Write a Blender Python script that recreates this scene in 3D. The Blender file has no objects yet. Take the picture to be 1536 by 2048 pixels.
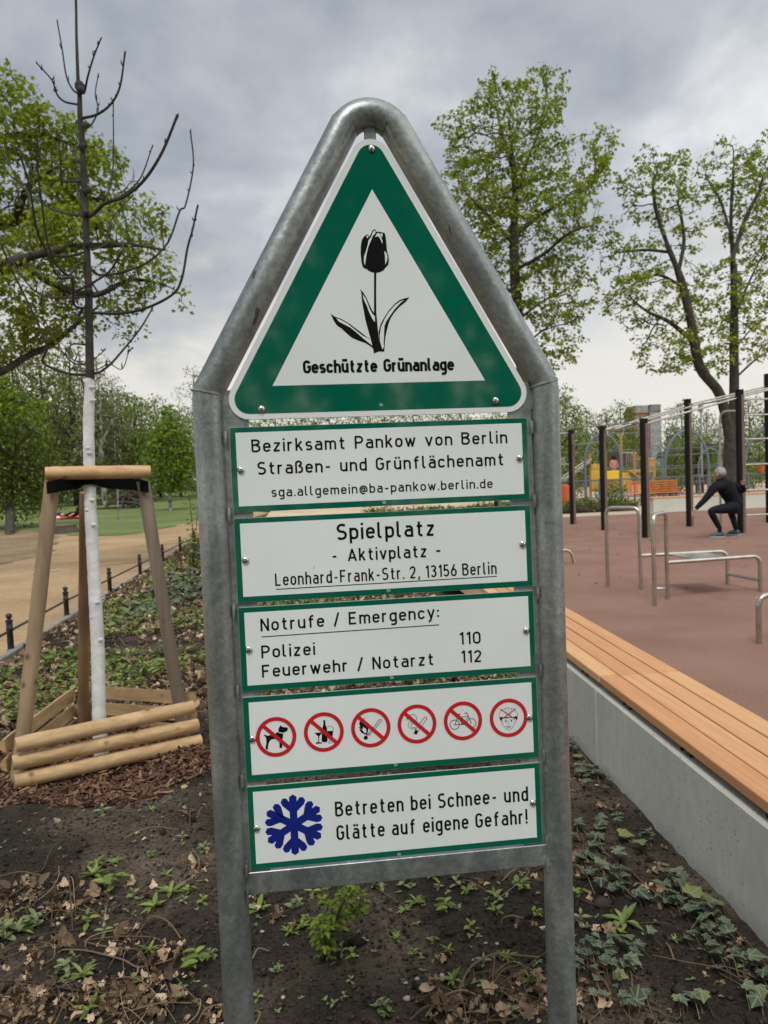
import bpy, math, random
import numpy as np
from mathutils import Vector, Matrix

rng = np.random.default_rng(7)
random.seed(7)
sc = bpy.context.scene

# ------------------------------------------------------------------ camera
F_PX, W_PX, H_PX = 1540.0, 1536.0, 2048.0
def _rot(yaw, pitch, roll):
    cy, sy = math.cos(yaw), math.sin(yaw)
    f = np.array([sy*math.cos(pitch), cy*math.cos(pitch), math.sin(pitch)])
    r = np.array([cy, -sy, 0.0]); d = np.cross(f, r)
    return np.stack([r*math.cos(roll)+d*math.sin(roll), -r*math.sin(roll)+d*math.cos(roll), f])
SIGN_TILT = math.radians(-1.25)
_ct, _st = math.cos(SIGN_TILT), math.sin(SIGN_TILT)
RX = np.array([[1, 0, 0], [0, _ct, -_st], [0, _st, _ct]])
M_SIGN = _rot(math.radians(6.31773814), math.radians(-1.70654501), math.radians(2.45069267))
C_SIGN = np.array([-0.1722443, -1.53824154, -0.13320656])
M_CAM = M_SIGN @ RX.T
C_CAM = np.array([C_SIGN[0], C_SIGN[1], 1.6])

cam_d = bpy.data.cameras.new('camera'); cam = bpy.data.objects.new('camera', cam_d)
sc.collection.objects.link(cam); sc.camera = cam
mw = Matrix.Identity(4)
for i in range(3):
    mw[i][0] = M_CAM[0][i]; mw[i][1] = -M_CAM[1][i]; mw[i][2] = -M_CAM[2][i]; mw[i][3] = C_CAM[i]
cam.matrix_world = mw
cam_d.sensor_fit = 'VERTICAL'; cam_d.sensor_height = 32.0
cam_d.lens = 32.0*F_PX/H_PX
cam_d.clip_start = 0.05; cam_d.clip_end = 3000
cam_d.dof.use_dof = True; cam_d.dof.focus_distance = 1.6
cam_d.dof.aperture_fstop = cam_d.lens/3.0

# ------------------------------------------------------------------ sky and sun
SUN_EL, SUN_AZ = 58.0, 200.0
w = bpy.data.worlds.new('World'); sc.world = w; w.use_nodes = True
nt = w.node_tree; nt.nodes.clear()
def N(t, typ, **kw):
    n = t.nodes.new(typ)
    for k, v in kw.items(): setattr(n, k, v)
    return n
def math_n(t, op, a, b=None, clamp=False):
    n = N(t, 'ShaderNodeMath', operation=op); n.use_clamp = clamp
    for i, v in enumerate((a, b)):
        if v is None: continue
        if isinstance(v, (int, float)): n.inputs[i].default_value = v
        else: t.links.new(v, n.inputs[i])
    return n.outputs[0]
def mix_rgb(t, fac, a, b, typ='MIX'):
    n = N(t, 'ShaderNodeMix', data_type='RGBA', blend_type=typ)
    for s, v in ((n.inputs['Factor'], fac), (n.inputs['A'], a), (n.inputs['B'], b)):
        s = [q for q in n.inputs if q.name == s.name and (q.type == 'RGBA' or s.name == 'Factor')][0]
        if isinstance(v, (int, float)): s.default_value = v
        elif isinstance(v, tuple): s.default_value = (*v, 1) if len(v) == 3 else v
        else: t.links.new(v, s)
    return [o for o in n.outputs if o.type == 'RGBA'][0]
def ramp(t, fac, stops, interp='LINEAR'):
    n = N(t, 'ShaderNodeValToRGB'); cr = n.color_ramp; cr.interpolation = interp
    while len(cr.elements) < len(stops): cr.elements.new(0.5)
    for e, (p, c) in zip(cr.elements, stops):
        e.position = p; e.color = (*c, 1) if len(c) == 3 else c
    t.links.new(fac, n.inputs[0]); return n.outputs[0]
sky = N(nt, 'ShaderNodeTexSky', sky_type='NISHITA'); sky.sun_disc = False
sky.sun_elevation = math.radians(SUN_EL); sky.sun_rotation = math.radians(SUN_AZ)
tc = N(nt, 'ShaderNodeTexCoord'); sep = N(nt, 'ShaderNodeSeparateXYZ')
nt.links.new(tc.outputs['Generated'], sep.inputs[0])
zc = math_n(nt, 'MAXIMUM', sep.outputs[2], 0.0)
den = math_n(nt, 'ADD', zc, 0.34)
px_ = math_n(nt, 'DIVIDE', sep.outputs[0], den); py_ = math_n(nt, 'DIVIDE', sep.outputs[1], den)
comb = N(nt, 'ShaderNodeCombineXYZ'); nt.links.new(px_, comb.inputs[0]); nt.links.new(py_, comb.inputs[1])
n1 = N(nt, 'ShaderNodeTexNoise'); n1.inputs['Scale'].default_value = 1.15; n1.inputs['Detail'].default_value = 6; n1.inputs['Roughness'].default_value = 0.5; n1.inputs['Distortion'].default_value = 0.2
n2 = N(nt, 'ShaderNodeTexNoise'); n2.inputs['Scale'].default_value = 4.2; n2.inputs['Detail'].default_value = 7; n2.inputs['Roughness'].default_value = 0.55; n2.inputs['Distortion'].default_value = 0.15
off = N(nt, 'ShaderNodeVectorMath', operation='ADD'); nt.links.new(comb.outputs[0], off.inputs[0]); off.inputs[1].default_value = (3.1, 1.4, 0)
nt.links.new(off.outputs[0], n1.inputs['Vector']); nt.links.new(off.outputs[0], n2.inputs['Vector'])
cl = math_n(nt, 'ADD', math_n(nt, 'MULTIPLY', n1.outputs[0], 0.60), math_n(nt, 'MULTIPLY', n2.outputs[0], 0.40))
# the cloud deck is thicker to the north-north-west (left of the sign), thinner to the east
side = math_n(nt, 'MULTIPLY', sep.outputs[0], 0.20)
cl = math_n(nt, 'ADD', cl, side)
cloud = ramp(nt, cl, [(0.34, (0.185, 0.206, 0.238)), (0.45, (0.250, 0.273, 0.307)), (0.55, (0.350, 0.371, 0.397)), (0.63, (0.49, 0.505, 0.52)), (0.73, (0.67, 0.68, 0.68))])
# warm bright band under the deck, low over the horizon
band = ramp(nt, math_n(nt, 'ADD', zc, math_n(nt, 'MULTIPLY', math_n(nt, 'SUBTRACT', n2.outputs[0], 0.5), 0.42)), [(0.0, (1, 1, 1)), (0.13, (0.85, 0.85, 0.85)), (0.27, (0, 0, 0))])
cloud = mix_rgb(nt, band, cloud, (0.575, 0.555, 0.515))
# unseen sky behind the photographer and overhead, brightened to light the sign
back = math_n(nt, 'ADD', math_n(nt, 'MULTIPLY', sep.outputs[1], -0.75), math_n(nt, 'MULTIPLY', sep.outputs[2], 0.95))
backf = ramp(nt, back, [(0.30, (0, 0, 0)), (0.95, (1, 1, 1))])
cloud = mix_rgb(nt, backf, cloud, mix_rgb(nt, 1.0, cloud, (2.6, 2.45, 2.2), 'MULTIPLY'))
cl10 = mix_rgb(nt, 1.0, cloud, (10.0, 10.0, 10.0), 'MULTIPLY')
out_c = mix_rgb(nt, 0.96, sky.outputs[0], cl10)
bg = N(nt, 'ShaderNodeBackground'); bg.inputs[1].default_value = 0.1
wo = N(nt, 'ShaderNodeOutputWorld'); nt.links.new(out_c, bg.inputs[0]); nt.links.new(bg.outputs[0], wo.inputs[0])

sun_d = bpy.data.lights.new('sun', 'SUN'); sun = bpy.data.objects.new('sun', sun_d); sc.collection.objects.link(sun)
sun_d.energy = 1.4; sun_d.angle = math.radians(18); sun_d.color = (1.0, 0.96, 0.9)
_az = math.radians(SUN_AZ); _el = math.radians(SUN_EL)
sd = Vector((math.sin(_az)*math.cos(_el), math.cos(_az)*math.cos(_el), math.sin(_el)))
sun.rotation_euler = sd.to_track_quat('Z', 'Y').to_euler()

sc.view_settings.view_transform = 'Standard'; sc.view_settings.look = 'None'
sc.view_settings.exposure = 0.58; sc.view_settings.gamma = 1.0
sc.render.engine = 'CYCLES'
sc.cycles.max_bounces = 8; sc.cycles.transparent_max_bounces = 8
sc.cycles.use_denoising = True

# ------------------------------------------------------------------ picture helpers (measured from the photograph)
def ray(px, py):
    return M_CAM.T @ np.array([(px-768)/F_PX, (py-1024)/F_PX, 1.0])
def at(px, py, depth):                      # point seen at a pixel, at a distance along the view axis
    return C_CAM + ray(px, py)*depth
def on_ground(px, py, z=0.0):
    d = ray(px, py); return C_CAM + d*((z-C_CAM[2])/d[2])
def on_y(px, py, y):
    d = ray(px, py); return C_CAM + d*((y-C_CAM[1])/d[1])
def s2w(p):
    return C_CAM + RX @ (np.array(p, float)-C_SIGN)
def sp(px, py, y=0.0):                      # pixel -> (x, z) on the sign's own plane
    d = M_SIGN.T @ np.array([(px-768)/F_PX, (py-1024)/F_PX, 1.0])
    p = C_SIGN + d*((y-C_SIGN[1])/d[1]); return (p[0], p[2])
def crop(x0, y0, s):
    return lambda q: (x0+q[0]/s, y0+q[1]/s)

# ------------------------------------------------------------------ mesh helpers
class MB:
    """collects faces of several shapes into one mesh"""
    def __init__(s): s.v = []; s.f = []; s.n = 0
    def add(s, v, f):
        v = [tuple(p) for p in v]; s.v += v; s.f += [tuple(i+s.n for i in q) for q in f]; s.n += len(v); return s
    def box(s, c, d, rot=None, bev=0.0):
        hx, hy, hz = d[0]/2, d[1]/2, d[2]/2
        if bev > 0:
            b = min(bev, hx*.9, hy*.9, hz*.9); v = []
            ids = {}
            for sx in (-1, 1):
                for sy in (-1, 1):
                    for sz in (-1, 1):
                        for k in range(3):
                            p = [sx*hx, sy*hy, sz*hz]
                            for j in range(3):
                                if j != k: p[j] -= (sx, sy, sz)[j]*b
                            ids[(sx, sy, sz, k)] = len(v); v.append(p)
            f = []
            for k in range(3):
                a, c2 = [j for j in range(3) if j != k]
                for sg in (-1, 1):
                    loop = []
                    for sa, sb in ((-1, -1), (1, -1), (1, 1), (-1, 1)):
                        t = [0, 0, 0]; t[k] = sg; t[a] = sa; t[c2] = sb; loop.append(ids[(*t, k)])
                    if (sg > 0) == (k == 1): loop.reverse()
                    f.append(loop)
            for k in range(3):
                a, c2 = [j for j in range(3) if j != k]
                for sa in (-1, 1):
                    for sb in (-1, 1):
                        t0 = [0, 0, 0]; t0[k] = -1; t0[a] = sa; t0[c2] = sb
                        t1 = list(t0); t1[k] = 1
                        f.append([ids[(*t0, a)], ids[(*t1, a)], ids[(*t1, c2)], ids[(*t0, c2)]])
            for sx in (-1, 1):
                for sy in (-1, 1):
                    for sz in (-1, 1): f.append([ids[(sx, sy, sz, k)] for k in range(3)])
        else:
            v = [[x, y, z] for x in (-hx, hx) for y in (-hy, hy) for z in (-hz, hz)]
            f = [(0, 1, 3, 2), (4, 6, 7, 5), (0, 4, 5, 1), (2, 3, 7, 6), (0, 2, 6, 4), (1, 5, 7, 3)]
        v = np.array(v, float)
        if rot is not None: v = v @ np.array(rot).T
        return s.add(v+np.array(c, float), f)
    def tube(s, pts, r, seg=10, cap=True, flat=None, phase=0.0):
        pts = np.array(pts, float); n = len(pts)
        r = np.full(n, r) if np.isscalar(r) else np.array(r, float)
        t = np.gradient(pts, axis=0); t /= np.linalg.norm(t, axis=1)[:, None]+1e-12
        ref = np.array([0, 0, 1.0]) if abs(t[0][2]) < 0.9 else np.array([1.0, 0, 0])
        u = np.cross(t[0], ref); u /= np.linalg.norm(u)
        vv = []
        for i in range(n):
            u = u-t[i]*np.dot(u, t[i]); u /= np.linalg.norm(u)+1e-12; b = np.cross(t[i], u)
            k = 1.0
            for j in range(seg):
                a = 2*math.pi*j/seg+phase
                vv.append(pts[i]+k*r[i]*(u*math.cos(a)+b*math.sin(a)*(flat or 1)))
        f = [(i*seg+j, i*seg+(j+1) % seg, (i+1)*seg+(j+1) % seg, (i+1)*seg+j) for i in range(n-1) for j in range(seg)]
        if cap: f += [tuple(range(seg))[::-1], tuple(range((n-1)*seg, n*seg))]
        return s.add(vv, f)
    def lathe(s, c, prof, seg=16):
        vv = [(c[0]+r*math.cos(2*math.pi*j/seg), c[1]+r*math.sin(2*math.pi*j/seg), c[2]+z) for r, z in prof for j in range(seg)]
        n = len(prof)
        f = [(i*seg+j, i*seg+(j+1) % seg, (i+1)*seg+(j+1) % seg, (i+1)*seg+j) for i in range(n-1) for j in range(seg)]
        f += [tuple(range(seg))[::-1], tuple(range((n-1)*seg, n*seg))]
        return s.add(vv, f)
    def prism(s, poly, y0, y1):               # poly in x, z; extruded along y
        n = len(poly); v = [(x, y0, z) for x, z in poly]+[(x, y1, z) for x, z in poly]
        f = [tuple(range(n)), tuple(range(n, 2*n))[::-1]]+[(i, i+n, (i+1) % n+n, (i+1) % n) for i in range(n)]
        return s.add(v, f)
    def flat_poly(s, poly, y):
        return s.add([(x, y, z) for x, z in poly], [tuple(range(len(poly)))])
    def build(s, name, m, parent=None, smooth=False, local=False, sharp=40):
        v = np.array(s.v, float) if s.v else np.zeros((0, 3))
        if parent is not None and not local: v = v-np.array(world_loc(parent))
        me = bpy.data.meshes.new(name); me.from_pydata(v.tolist(), [], s.f); me.validate()
        return finish(me, name, m, parent, smooth, sharp)
def world_loc(o):
    l = Vector(o.location)
    while o.parent: o = o.parent; l = l+Vector(o.location)
    return l
def finish(me, name, m, parent, smooth, sharp=40):
    if smooth:
        me.polygons.foreach_set('use_smooth', [True]*len(me.polygons))
        if sharp: me.set_sharp_from_angle(angle=math.radians(sharp))
    me.materials.append(m)
    o = bpy.data.objects.new(name, me); sc.collection.objects.link(o)
    if parent is not None: o.parent = parent
    return o
def np_mesh(name, verts, faces, m, parent=None, smooth=False, attrs=None):
    """faces: (n,k) int array of equal-sided faces"""
    verts = np.asarray(verts, np.float32); faces = np.asarray(faces, np.int32)
    if parent is not None: verts = verts-np.array(world_loc(parent), np.float32)
    me = bpy.data.meshes.new(name); k = faces.shape[1]
    me.vertices.add(len(verts)); me.vertices.foreach_set('co', verts.ravel())
    me.loops.add(faces.size); me.loops.foreach_set('vertex_index', faces.ravel())
    me.polygons.add(len(faces)); me.polygons.foreach_set('loop_start', np.arange(0, faces.size, k, dtype=np.int32))
    for an, av in (attrs or {}).items():
        at_ = me.attributes.new(an, 'FLOAT', 'POINT'); at_.data.foreach_set('value', np.asarray(av, np.float32))
    me.update(calc_edges=True)
    return finish(me, name, m, parent, smooth, None)
def thing(name, label, cat, loc=(0, 0, 0), group=None):
    o = bpy.data.objects.new(name, None); sc.collection.objects.link(o)
    o.location = [float(x) for x in loc]; o.empty_display_size = 0.1
    return tag(o, label, cat, group)
def tag(o, label=None, cat=None, group=None, kind=None):
    for k, v in (('label', label), ('category', cat), ('group', group), ('kind', kind)):
        if v: o[k] = v
    return o
def copy_tree(o, parent=None):
    c = o.copy(); sc.collection.objects.link(c)
    if parent is not None: c.parent = parent
    for ch in list(o.children): copy_tree(ch, c)
    return c
def smooth_path(pts, n=6):
    pts = np.array(pts, float)
    if len(pts) < 3: return np.array([pts[0]+(pts[-1]-pts[0])*i/n for i in range(n+1)])
    P = np.vstack([2*pts[0]-pts[1], pts, 2*pts[-1]-pts[-2]]); out = []
    for i in range(1, len(P)-2):
        for k in range(n):
            t = k/n; a, b, c, d = P[i-1], P[i], P[i+1], P[i+2]
            out.append(0.5*((2*b)+(-a+c)*t+(2*a-5*b+4*c-d)*t*t+(-a+3*b-3*c+d)*t**3))
    out.append(pts[-1]); return np.array(out)
def round_path(pts, r, n=6):
    """polyline with its corners rounded to radius r"""
    pts = [np.array(p, float) for p in pts]; out = [pts[0]]
    for i in range(1, len(pts)-1):
        a = pts[i-1]-pts[i]; b = pts[i+1]-pts[i]; la, lb = np.linalg.norm(a), np.linalg.norm(b)
        k = min(r, la*.45, lb*.45); p0 = pts[i]+a/la*k; p1 = pts[i]+b/lb*k
        for j in range(n+1):
            t = j/n; out.append((1-t)**2*p0+2*t*(1-t)*pts[i]+t*t*p1)
    out.append(pts[-1]); return np.array(out)
def vnoise(x, y, seed=0):
    r = np.random.default_rng(seed).random((256, 256))
    xi = np.floor(x).astype(int); yi = np.floor(y).astype(int); fx = x-xi; fy = y-yi
    fx = fx*fx*(3-2*fx); fy = fy*fy*(3-2*fy)
    a = r[xi % 256, yi % 256]; b = r[(xi+1) % 256, yi % 256]; c = r[xi % 256, (yi+1) % 256]; d = r[(xi+1) % 256, (yi+1) % 256]
    return (a*(1-fx)+b*fx)*(1-fy)+(c*(1-fx)+d*fx)*fy
def fbm(x, y, oct=4, seed=0):
    s = np.zeros_like(x); a = 0.5
    for i in range(oct): s += a*vnoise(x*2**i, y*2**i, seed+i); a *= .5
    return s

# ------------------------------------------------------------------ materials
def mat(name, stops, scale=4.0, detail=5.0, rough=0.7, metal=0.0, bump=0.0, bscale=40.0, stretch=None, island=0.0, objrand=0.0, knots=0.0, trans=None, spec=0.5, coat=0.0, rvar=0.0, dist=0.0, fine=None):
    """principled material: noise -> colour ramp, an optional second finer noise, bump, per-leaf variation"""
    m = bpy.data.materials.new(name); m.use_nodes = True; t = m.node_tree; t.nodes.clear()
    p = N(t, 'ShaderNodeBsdfPrincipled'); o = N(t, 'ShaderNodeOutputMaterial')
    tcn = N(t, 'ShaderNodeTexCoord'); vec = tcn.outputs['Object']
    if stretch:
        mp = N(t, 'ShaderNodeMapping'); mp.inputs['Scale'].default_value = stretch
        t.links.new(vec, mp.inputs[0]); vec = mp.outputs[0]
    if isinstance(stops, tuple): stops = [(0.0, stops)]
    if len(stops) == 1: col = None; p.inputs['Base Color'].default_value = (*stops[0][1], 1)
    else:
        n = N(t, 'ShaderNodeTexNoise'); n.inputs['Scale'].default_value = scale; n.inputs['Detail'].default_value = detail; n.inputs['Distortion'].default_value = dist
        t.links.new(vec, n.inputs['Vector'])
        fac = n.outputs[0]
        if island:
            g = N(t, 'ShaderNodeNewGeometry')
            fac = math_n(t, 'ADD', math_n(t, 'MULTIPLY', fac, 1-island), math_n(t, 'MULTIPLY', g.outputs['Random Per Island'], island))
        if objrand:
            oi = N(t, 'ShaderNodeObjectInfo')
            fac = math_n(t, 'ADD', math_n(t, 'MULTIPLY', fac, 1-objrand), math_n(t, 'MULTIPLY', oi.outputs['Random'], objrand))
        col = ramp(t, fac, stops)
        if fine:
            n3 = N(t, 'ShaderNodeTexNoise'); n3.inputs['Scale'].default_value = fine[0]; n3.inputs['Detail'].default_value = 4
            t.links.new(vec, n3.inputs['Vector'])
            col = mix_rgb(t, 1.0, col, ramp(t, n3.outputs[0], [(0.3, (fine[1],)*3), (0.7, (fine[2],)*3)]), 'MULTIPLY')
        t.links.new(col, p.inputs['Base Color'])
        if rvar:
            t.links.new(math_n(t, 'ADD', math_n(t, 'MULTIPLY', fac, rvar), rough-rvar*.5, True), p.inputs['Roughness'])
    if knots:
        vk = N(t, 'ShaderNodeTexVoronoi'); vk.inputs['Scale'].default_value = knots; t.links.new(tcn.outputs['Object'], vk.inputs['Vector'])
        col = mix_rgb(t, 1.0, col, ramp(t, vk.outputs['Distance'], [(0.07, (.38, .30, .24)), (0.13, (.80, .74, .68)), (0.19, (1, 1, 1))]), 'MULTIPLY'); t.links.new(col, p.inputs['Base Color'])
    if not rvar: p.inputs['Roughness'].default_value = rough
    p.inputs['Metallic'].default_value = metal; p.inputs['Specular IOR Level'].default_value = spec
    p.inputs['Coat Weight'].default_value = coat
    if bump:
        n4 = N(t, 'ShaderNodeTexNoise'); n4.inputs['Scale'].default_value = bscale; n4.inputs['Detail'].default_value = 5
        t.links.new(vec, n4.inputs['Vector'])
        b = N(t, 'ShaderNodeBump'); b.inputs['Strength'].default_value = 1.0; b.inputs['Distance'].default_value = bump
        t.links.new(n4.outputs[0], b.inputs['Height']); t.links.new(b.outputs[0], p.inputs['Normal'])
    if trans:
        tr = N(t, 'ShaderNodeBsdfTranslucent'); ms = N(t, 'ShaderNodeMixShader'); ms.inputs[0].default_value = trans
        if col is not None: t.links.new(col, tr.inputs[0])
        else: tr.inputs[0].default_value = (*stops[0][1], 1)
        t.links.new(p.outputs[0], ms.inputs[1]); t.links.new(tr.outputs[0], ms.inputs[2]); t.links.new(ms.outputs[0], o.inputs[0])
    else: t.links.new(p.outputs[0], o.inputs[0])
    return m
def s(r, g, b):                              # sRGB byte values -> linear
    return tuple(((c/255)/12.92 if c/255 < .04045 else (((c/255)+.055)/1.055)**2.4) for c in (r, g, b))

M = {}
def galv_material():
    m = bpy.data.materials.new('galvanised_steel'); m.use_nodes = True; q = m.node_tree; q.nodes.clear()
    p = N(q, 'ShaderNodeBsdfPrincipled'); o = N(q, 'ShaderNodeOutputMaterial'); tcn = N(q, 'ShaderNodeTexCoord')
    def noise(sc_, det=6, st=None, dist=0.0):
        n = N(q, 'ShaderNodeTexNoise'); n.inputs['Scale'].default_value = sc_; n.inputs['Detail'].default_value = det; n.inputs['Distortion'].default_value = dist
        v = tcn.outputs['Object']
        if st: mp = N(q, 'ShaderNodeMapping'); mp.inputs['Scale'].default_value = st; q.links.new(v, mp.inputs[0]); v = mp.outputs[0]
        q.links.new(v, n.inputs['Vector']); return n.outputs[0]
    big = noise(13, 6, (1, 1, .35), .5); mid_ = noise(48, 7, None, .8)
    vo = N(q, 'ShaderNodeTexVoronoi'); vo.inputs['Scale'].default_value = 165; vo.inputs['Randomness'].default_value = 1.0; q.links.new(tcn.outputs['Object'], vo.inputs['Vector'])
    f = math_n(q, 'ADD', math_n(q, 'MULTIPLY', big, .7), math_n(q, 'MULTIPLY', mid_, .3))
    col = ramp(q, f, [(0.33, (0.180, 0.204, 0.212)), (0.5, (0.262, 0.290, 0.298)), (0.62, (0.345, 0.375, 0.382)), (0.74, (0.48, 0.505, 0.51))])
    sep_ = N(q, 'ShaderNodeSeparateColor'); q.links.new(vo.outputs['Color'], sep_.inputs[0])
    spg = ramp(q, sep_.outputs[0], [(0.0, (.80, .80, .81)), (1.0, (1.12, 1.12, 1.11))]); col = mix_rgb(q, .8, col, mix_rgb(q, 1.0, col, spg, 'MULTIPLY'))
    scr = noise(26, 3, (1.3, 1.3, .05)); sm = ramp(q, scr, [(0.285, (.35, .35, .35)), (0.31, (1, 1, 1))]); col = mix_rgb(q, 1.0, col, sm, 'MULTIPLY')
    q.links.new(col, p.inputs['Base Color']); p.inputs['Metallic'].default_value = .7; p.inputs['Specular IOR Level'].default_value = .4
    q.links.new(math_n(q, 'ADD', math_n(q, 'MULTIPLY', mid_, .3), .26), p.inputs['Roughness'])
    b = N(q, 'ShaderNodeBump'); b.inputs['Strength'].default_value = .8; b.inputs['Distance'].default_value = .0008
    q.links.new(math_n(q, 'ADD', noise(70, 6), math_n(q, 'MULTIPLY', sep_.outputs[1], .12)), b.inputs['Height']); q.links.new(b.outputs[0], p.inputs['Normal']); q.links.new(p.outputs[0], o.inputs[0]); return m
M['galv'] = galv_material()
M['plate_white'] = mat('white_sign_face', [(0.3, (0.65, 0.70, 0.72)), (0.7, (0.70, 0.75, 0.77))], scale=3, rough=0.3, spec=0.3, fine=(2.2, .95, 1.02))
M['plate_edge'] = mat('aluminium_plate', [(0.3, (0.55, 0.56, 0.56)), (0.7, (0.65, 0.66, 0.66))], scale=8, rough=0.4, metal=0.5)
M['green'] = mat('green_sign_print', [(0.3, (0.001, 0.098, 0.062)), (0.7, (0.002, 0.108, 0.069))], scale=3, rough=0.06, spec=0.5)
M['black'] = mat('black_sign_print', (0.005, 0.005, 0.006), rough=0.3, spec=0.2)
M['red'] = mat('red_sign_print', (0.50, 0.012, 0.02), rough=0.3)
M['blue'] = mat('blue_sign_print', (0.006, 0.014, 0.20), rough=0.3)
M['screw'] = mat('screw_steel', (0.6, 0.6, 0.58), rough=0.22, metal=1.0)
M['rubber'] = mat('red_brown_rubber_floor', [(0.25, (0.185, 0.106, 0.080)), (0.75, (0.255, 0.152, 0.118))], scale=1.1, detail=7, rough=0.9, bump=0.004, bscale=260, fine=(150, .30, 1.75), spec=.2)
M['sand'] = mat('sandy_path', [(0.25, (0.235, 0.150, 0.075)), (0.5, (0.33, 0.222, 0.118)), (0.8, (0.43, 0.31, 0.18))], scale=0.55, detail=8, rough=0.95, bump=0.01, bscale=18, fine=(14, .82, 1.14))
M['playsand'] = mat('pale_play_sand', [(0.3, (0.40, 0.30, 0.20)), (0.7, (0.56, 0.45, 0.33))], scale=0.5, rough=0.95)
M['dirt'] = mat('bare_brown_earth', [(0.3, (0.135, 0.093, 0.050)), (0.7, (0.27, 0.19, 0.105))], scale=0.7, detail=8, rough=0.95, bump=0.02, bscale=9, fine=(11, .7, 1.2))
M['lawn'] = mat('mown_lawn', [(0.28, (0.075, 0.110, 0.022)), (0.55, (0.120, 0.165, 0.036)), (0.68, (0.17, 0.185, 0.06)), (0.8, (0.30, 0.24, 0.12))], scale=0.35, detail=9, rough=0.9, bump=0.03, bscale=12, fine=(9, .6, 1.25))
M['field'] = mat('far_park_ground', [(0.3, (0.035, 0.05, 0.018)), (0.7, (0.07, 0.085, 0.03))], scale=0.2, rough=0.95)
M['soil'] = mat('dark_garden_soil', [(0.33, (0.010, 0.008, 0.0065)), (0.47, (0.030, 0.0235, 0.018)), (0.58, (0.072, 0.056, 0.041)), (0.72, (0.135, 0.107, 0.079))], scale=1.5, detail=11, rough=0.95, bump=0.022, bscale=48, fine=(75, .55, 1.5), spec=0.2)
M['pebble'] = mat('pebble_stone', [(0.2, (0.10, 0.09, 0.078)), (0.8, (0.33, 0.30, 0.265))], scale=1, rough=0.7, island=0.9)
M['clod'] = mat('soil_clod', [(0.2, (0.010, 0.008, 0.0065)), (0.8, (0.062, 0.048, 0.036))], scale=9, rough=0.95, island=0.6, spec=0.2)
M['deadleaf'] = mat('dead_leaf', [(0.10, (0.055, 0.032, 0.019)), (0.36, (0.15, 0.095, 0.055)), (0.60, (0.32, 0.22, 0.135)), (0.85, (0.56, 0.425, 0.30))], scale=30, rough=0.75, island=0.8, trans=0.12)
M['bark_mulch'] = mat('red_bark_mulch', [(0.15, (0.045, 0.020, 0.012)), (0.5, (0.12, 0.054, 0.031)), (0.9, (0.25, 0.14, 0.088))], scale=20, rough=0.85, island=0.8)
M['straw'] = mat('dry_stem', [(0.2, (0.055, 0.034, 0.020)), (0.6, (0.15, 0.10, 0.056)), (0.95, (0.36, 0.28, 0.17))], scale=6, rough=0.8, island=0.7)
M['weed'] = mat('fresh_weed_leaf', [(0.15, (0.085, 0.14, 0.028)), (0.5, (0.15, 0.215, 0.042)), (0.9, (0.25, 0.30, 0.07))], scale=20, rough=0.5, island=0.75, trans=0.25)
M['weed2'] = mat('grey_green_weed_leaf', [(0.15, (0.10, 0.145, 0.055)), (0.9, (0.22, 0.26, 0.12))], scale=20, rough=0.55, island=0.75, trans=0.2)
M['concrete'] = mat('cast_concrete', [(0.3, (0.40, 0.408, 0.375)), (0.7, (0.485, 0.49, 0.45))], scale=1.6, detail=10, rough=0.85, bump=0.0012, bscale=70, knots=34, fine=(30, .92, 1.05), spec=0.25, stretch=(1, 1, .4))
M['plank'] = mat('larch_plank', [(0.15, (0.47, 0.225, 0.105)), (0.35, (0.54, 0.285, 0.140)), (0.55, (0.59, 0.345, 0.170)), (0.75, (0.60, 0.395, 0.195)), (0.9, (0.64, 0.45, 0.235))], scale=4, detail=9, rough=0.6, bump=0.0006, bscale=40, stretch=(11, .4, 11), dist=1.0, fine=(6, .88, 1.06), objrand=.5, spec=.25)
M['crossbar_wood'] = mat('fresh_pine_log', [(0.3, (0.36, 0.20, 0.095)), (0.55, (0.52, 0.33, 0.175)), (0.75, (0.62, 0.43, 0.25))], scale=6, detail=8, rough=0.7, bump=0.001, bscale=60, stretch=(.3, 2, 2), dist=0.8, fine=(45, .86, 1.08), knots=7.5)
M['pole_wood'] = mat('weathering_pine_pole', [(0.3, (0.17, 0.115, 0.068)), (0.55, (0.275, 0.195, 0.118)), (0.75, (0.38, 0.285, 0.18))], scale=6, detail=8, rough=0.7, bump=0.001, bscale=60, stretch=(1, 1, .16), dist=0.8, fine=(45, .86, 1.08), knots=7.5)
M['rail_wood'] = mat('half_round_rail_wood', [(0.3, (0.34, 0.215, 0.105)), (0.55, (0.50, 0.345, 0.185)), (0.78, (0.60, 0.445, 0.26))], scale=5, detail=8, rough=0.65, bump=0.001, bscale=50, stretch=(.5, .5, 2.2), dist=1.0, fine=(30, .84, 1.1), knots=7.5)
M['grey_wood'] = mat('weathered_grey_pole', [(0.3, (0.105, 0.08, 0.058)), (0.6, (0.195, 0.155, 0.118)), (0.8, (0.27, 0.22, 0.17))], scale=7, detail=8, rough=0.85, bump=0.0015, bscale=60, stretch=(1.4, 1.4, .12), dist=0.8, knots=7.5)
M['brown_wood'] = mat('brown_pole', [(0.3, (0.12, 0.066, 0.030)), (0.7, (0.26, 0.150, 0.070))], scale=7, detail=8, rough=0.75, stretch=(1.4, 1.4, .12), dist=0.8)
M['strap'] = mat('black_strap_webbing', (0.004, 0.004, 0.005), rough=0.9, spec=.1, bump=0.0005, bscale=300)
M['whitewash'] = mat('white_lime_paint', [(0.3, (0.52, 0.53, 0.53)), (0.7, (0.70, 0.71, 0.71))], scale=9, detail=8, rough=0.8, bump=0.004, bscale=26, fine=(40, .88, 1.06))
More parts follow.
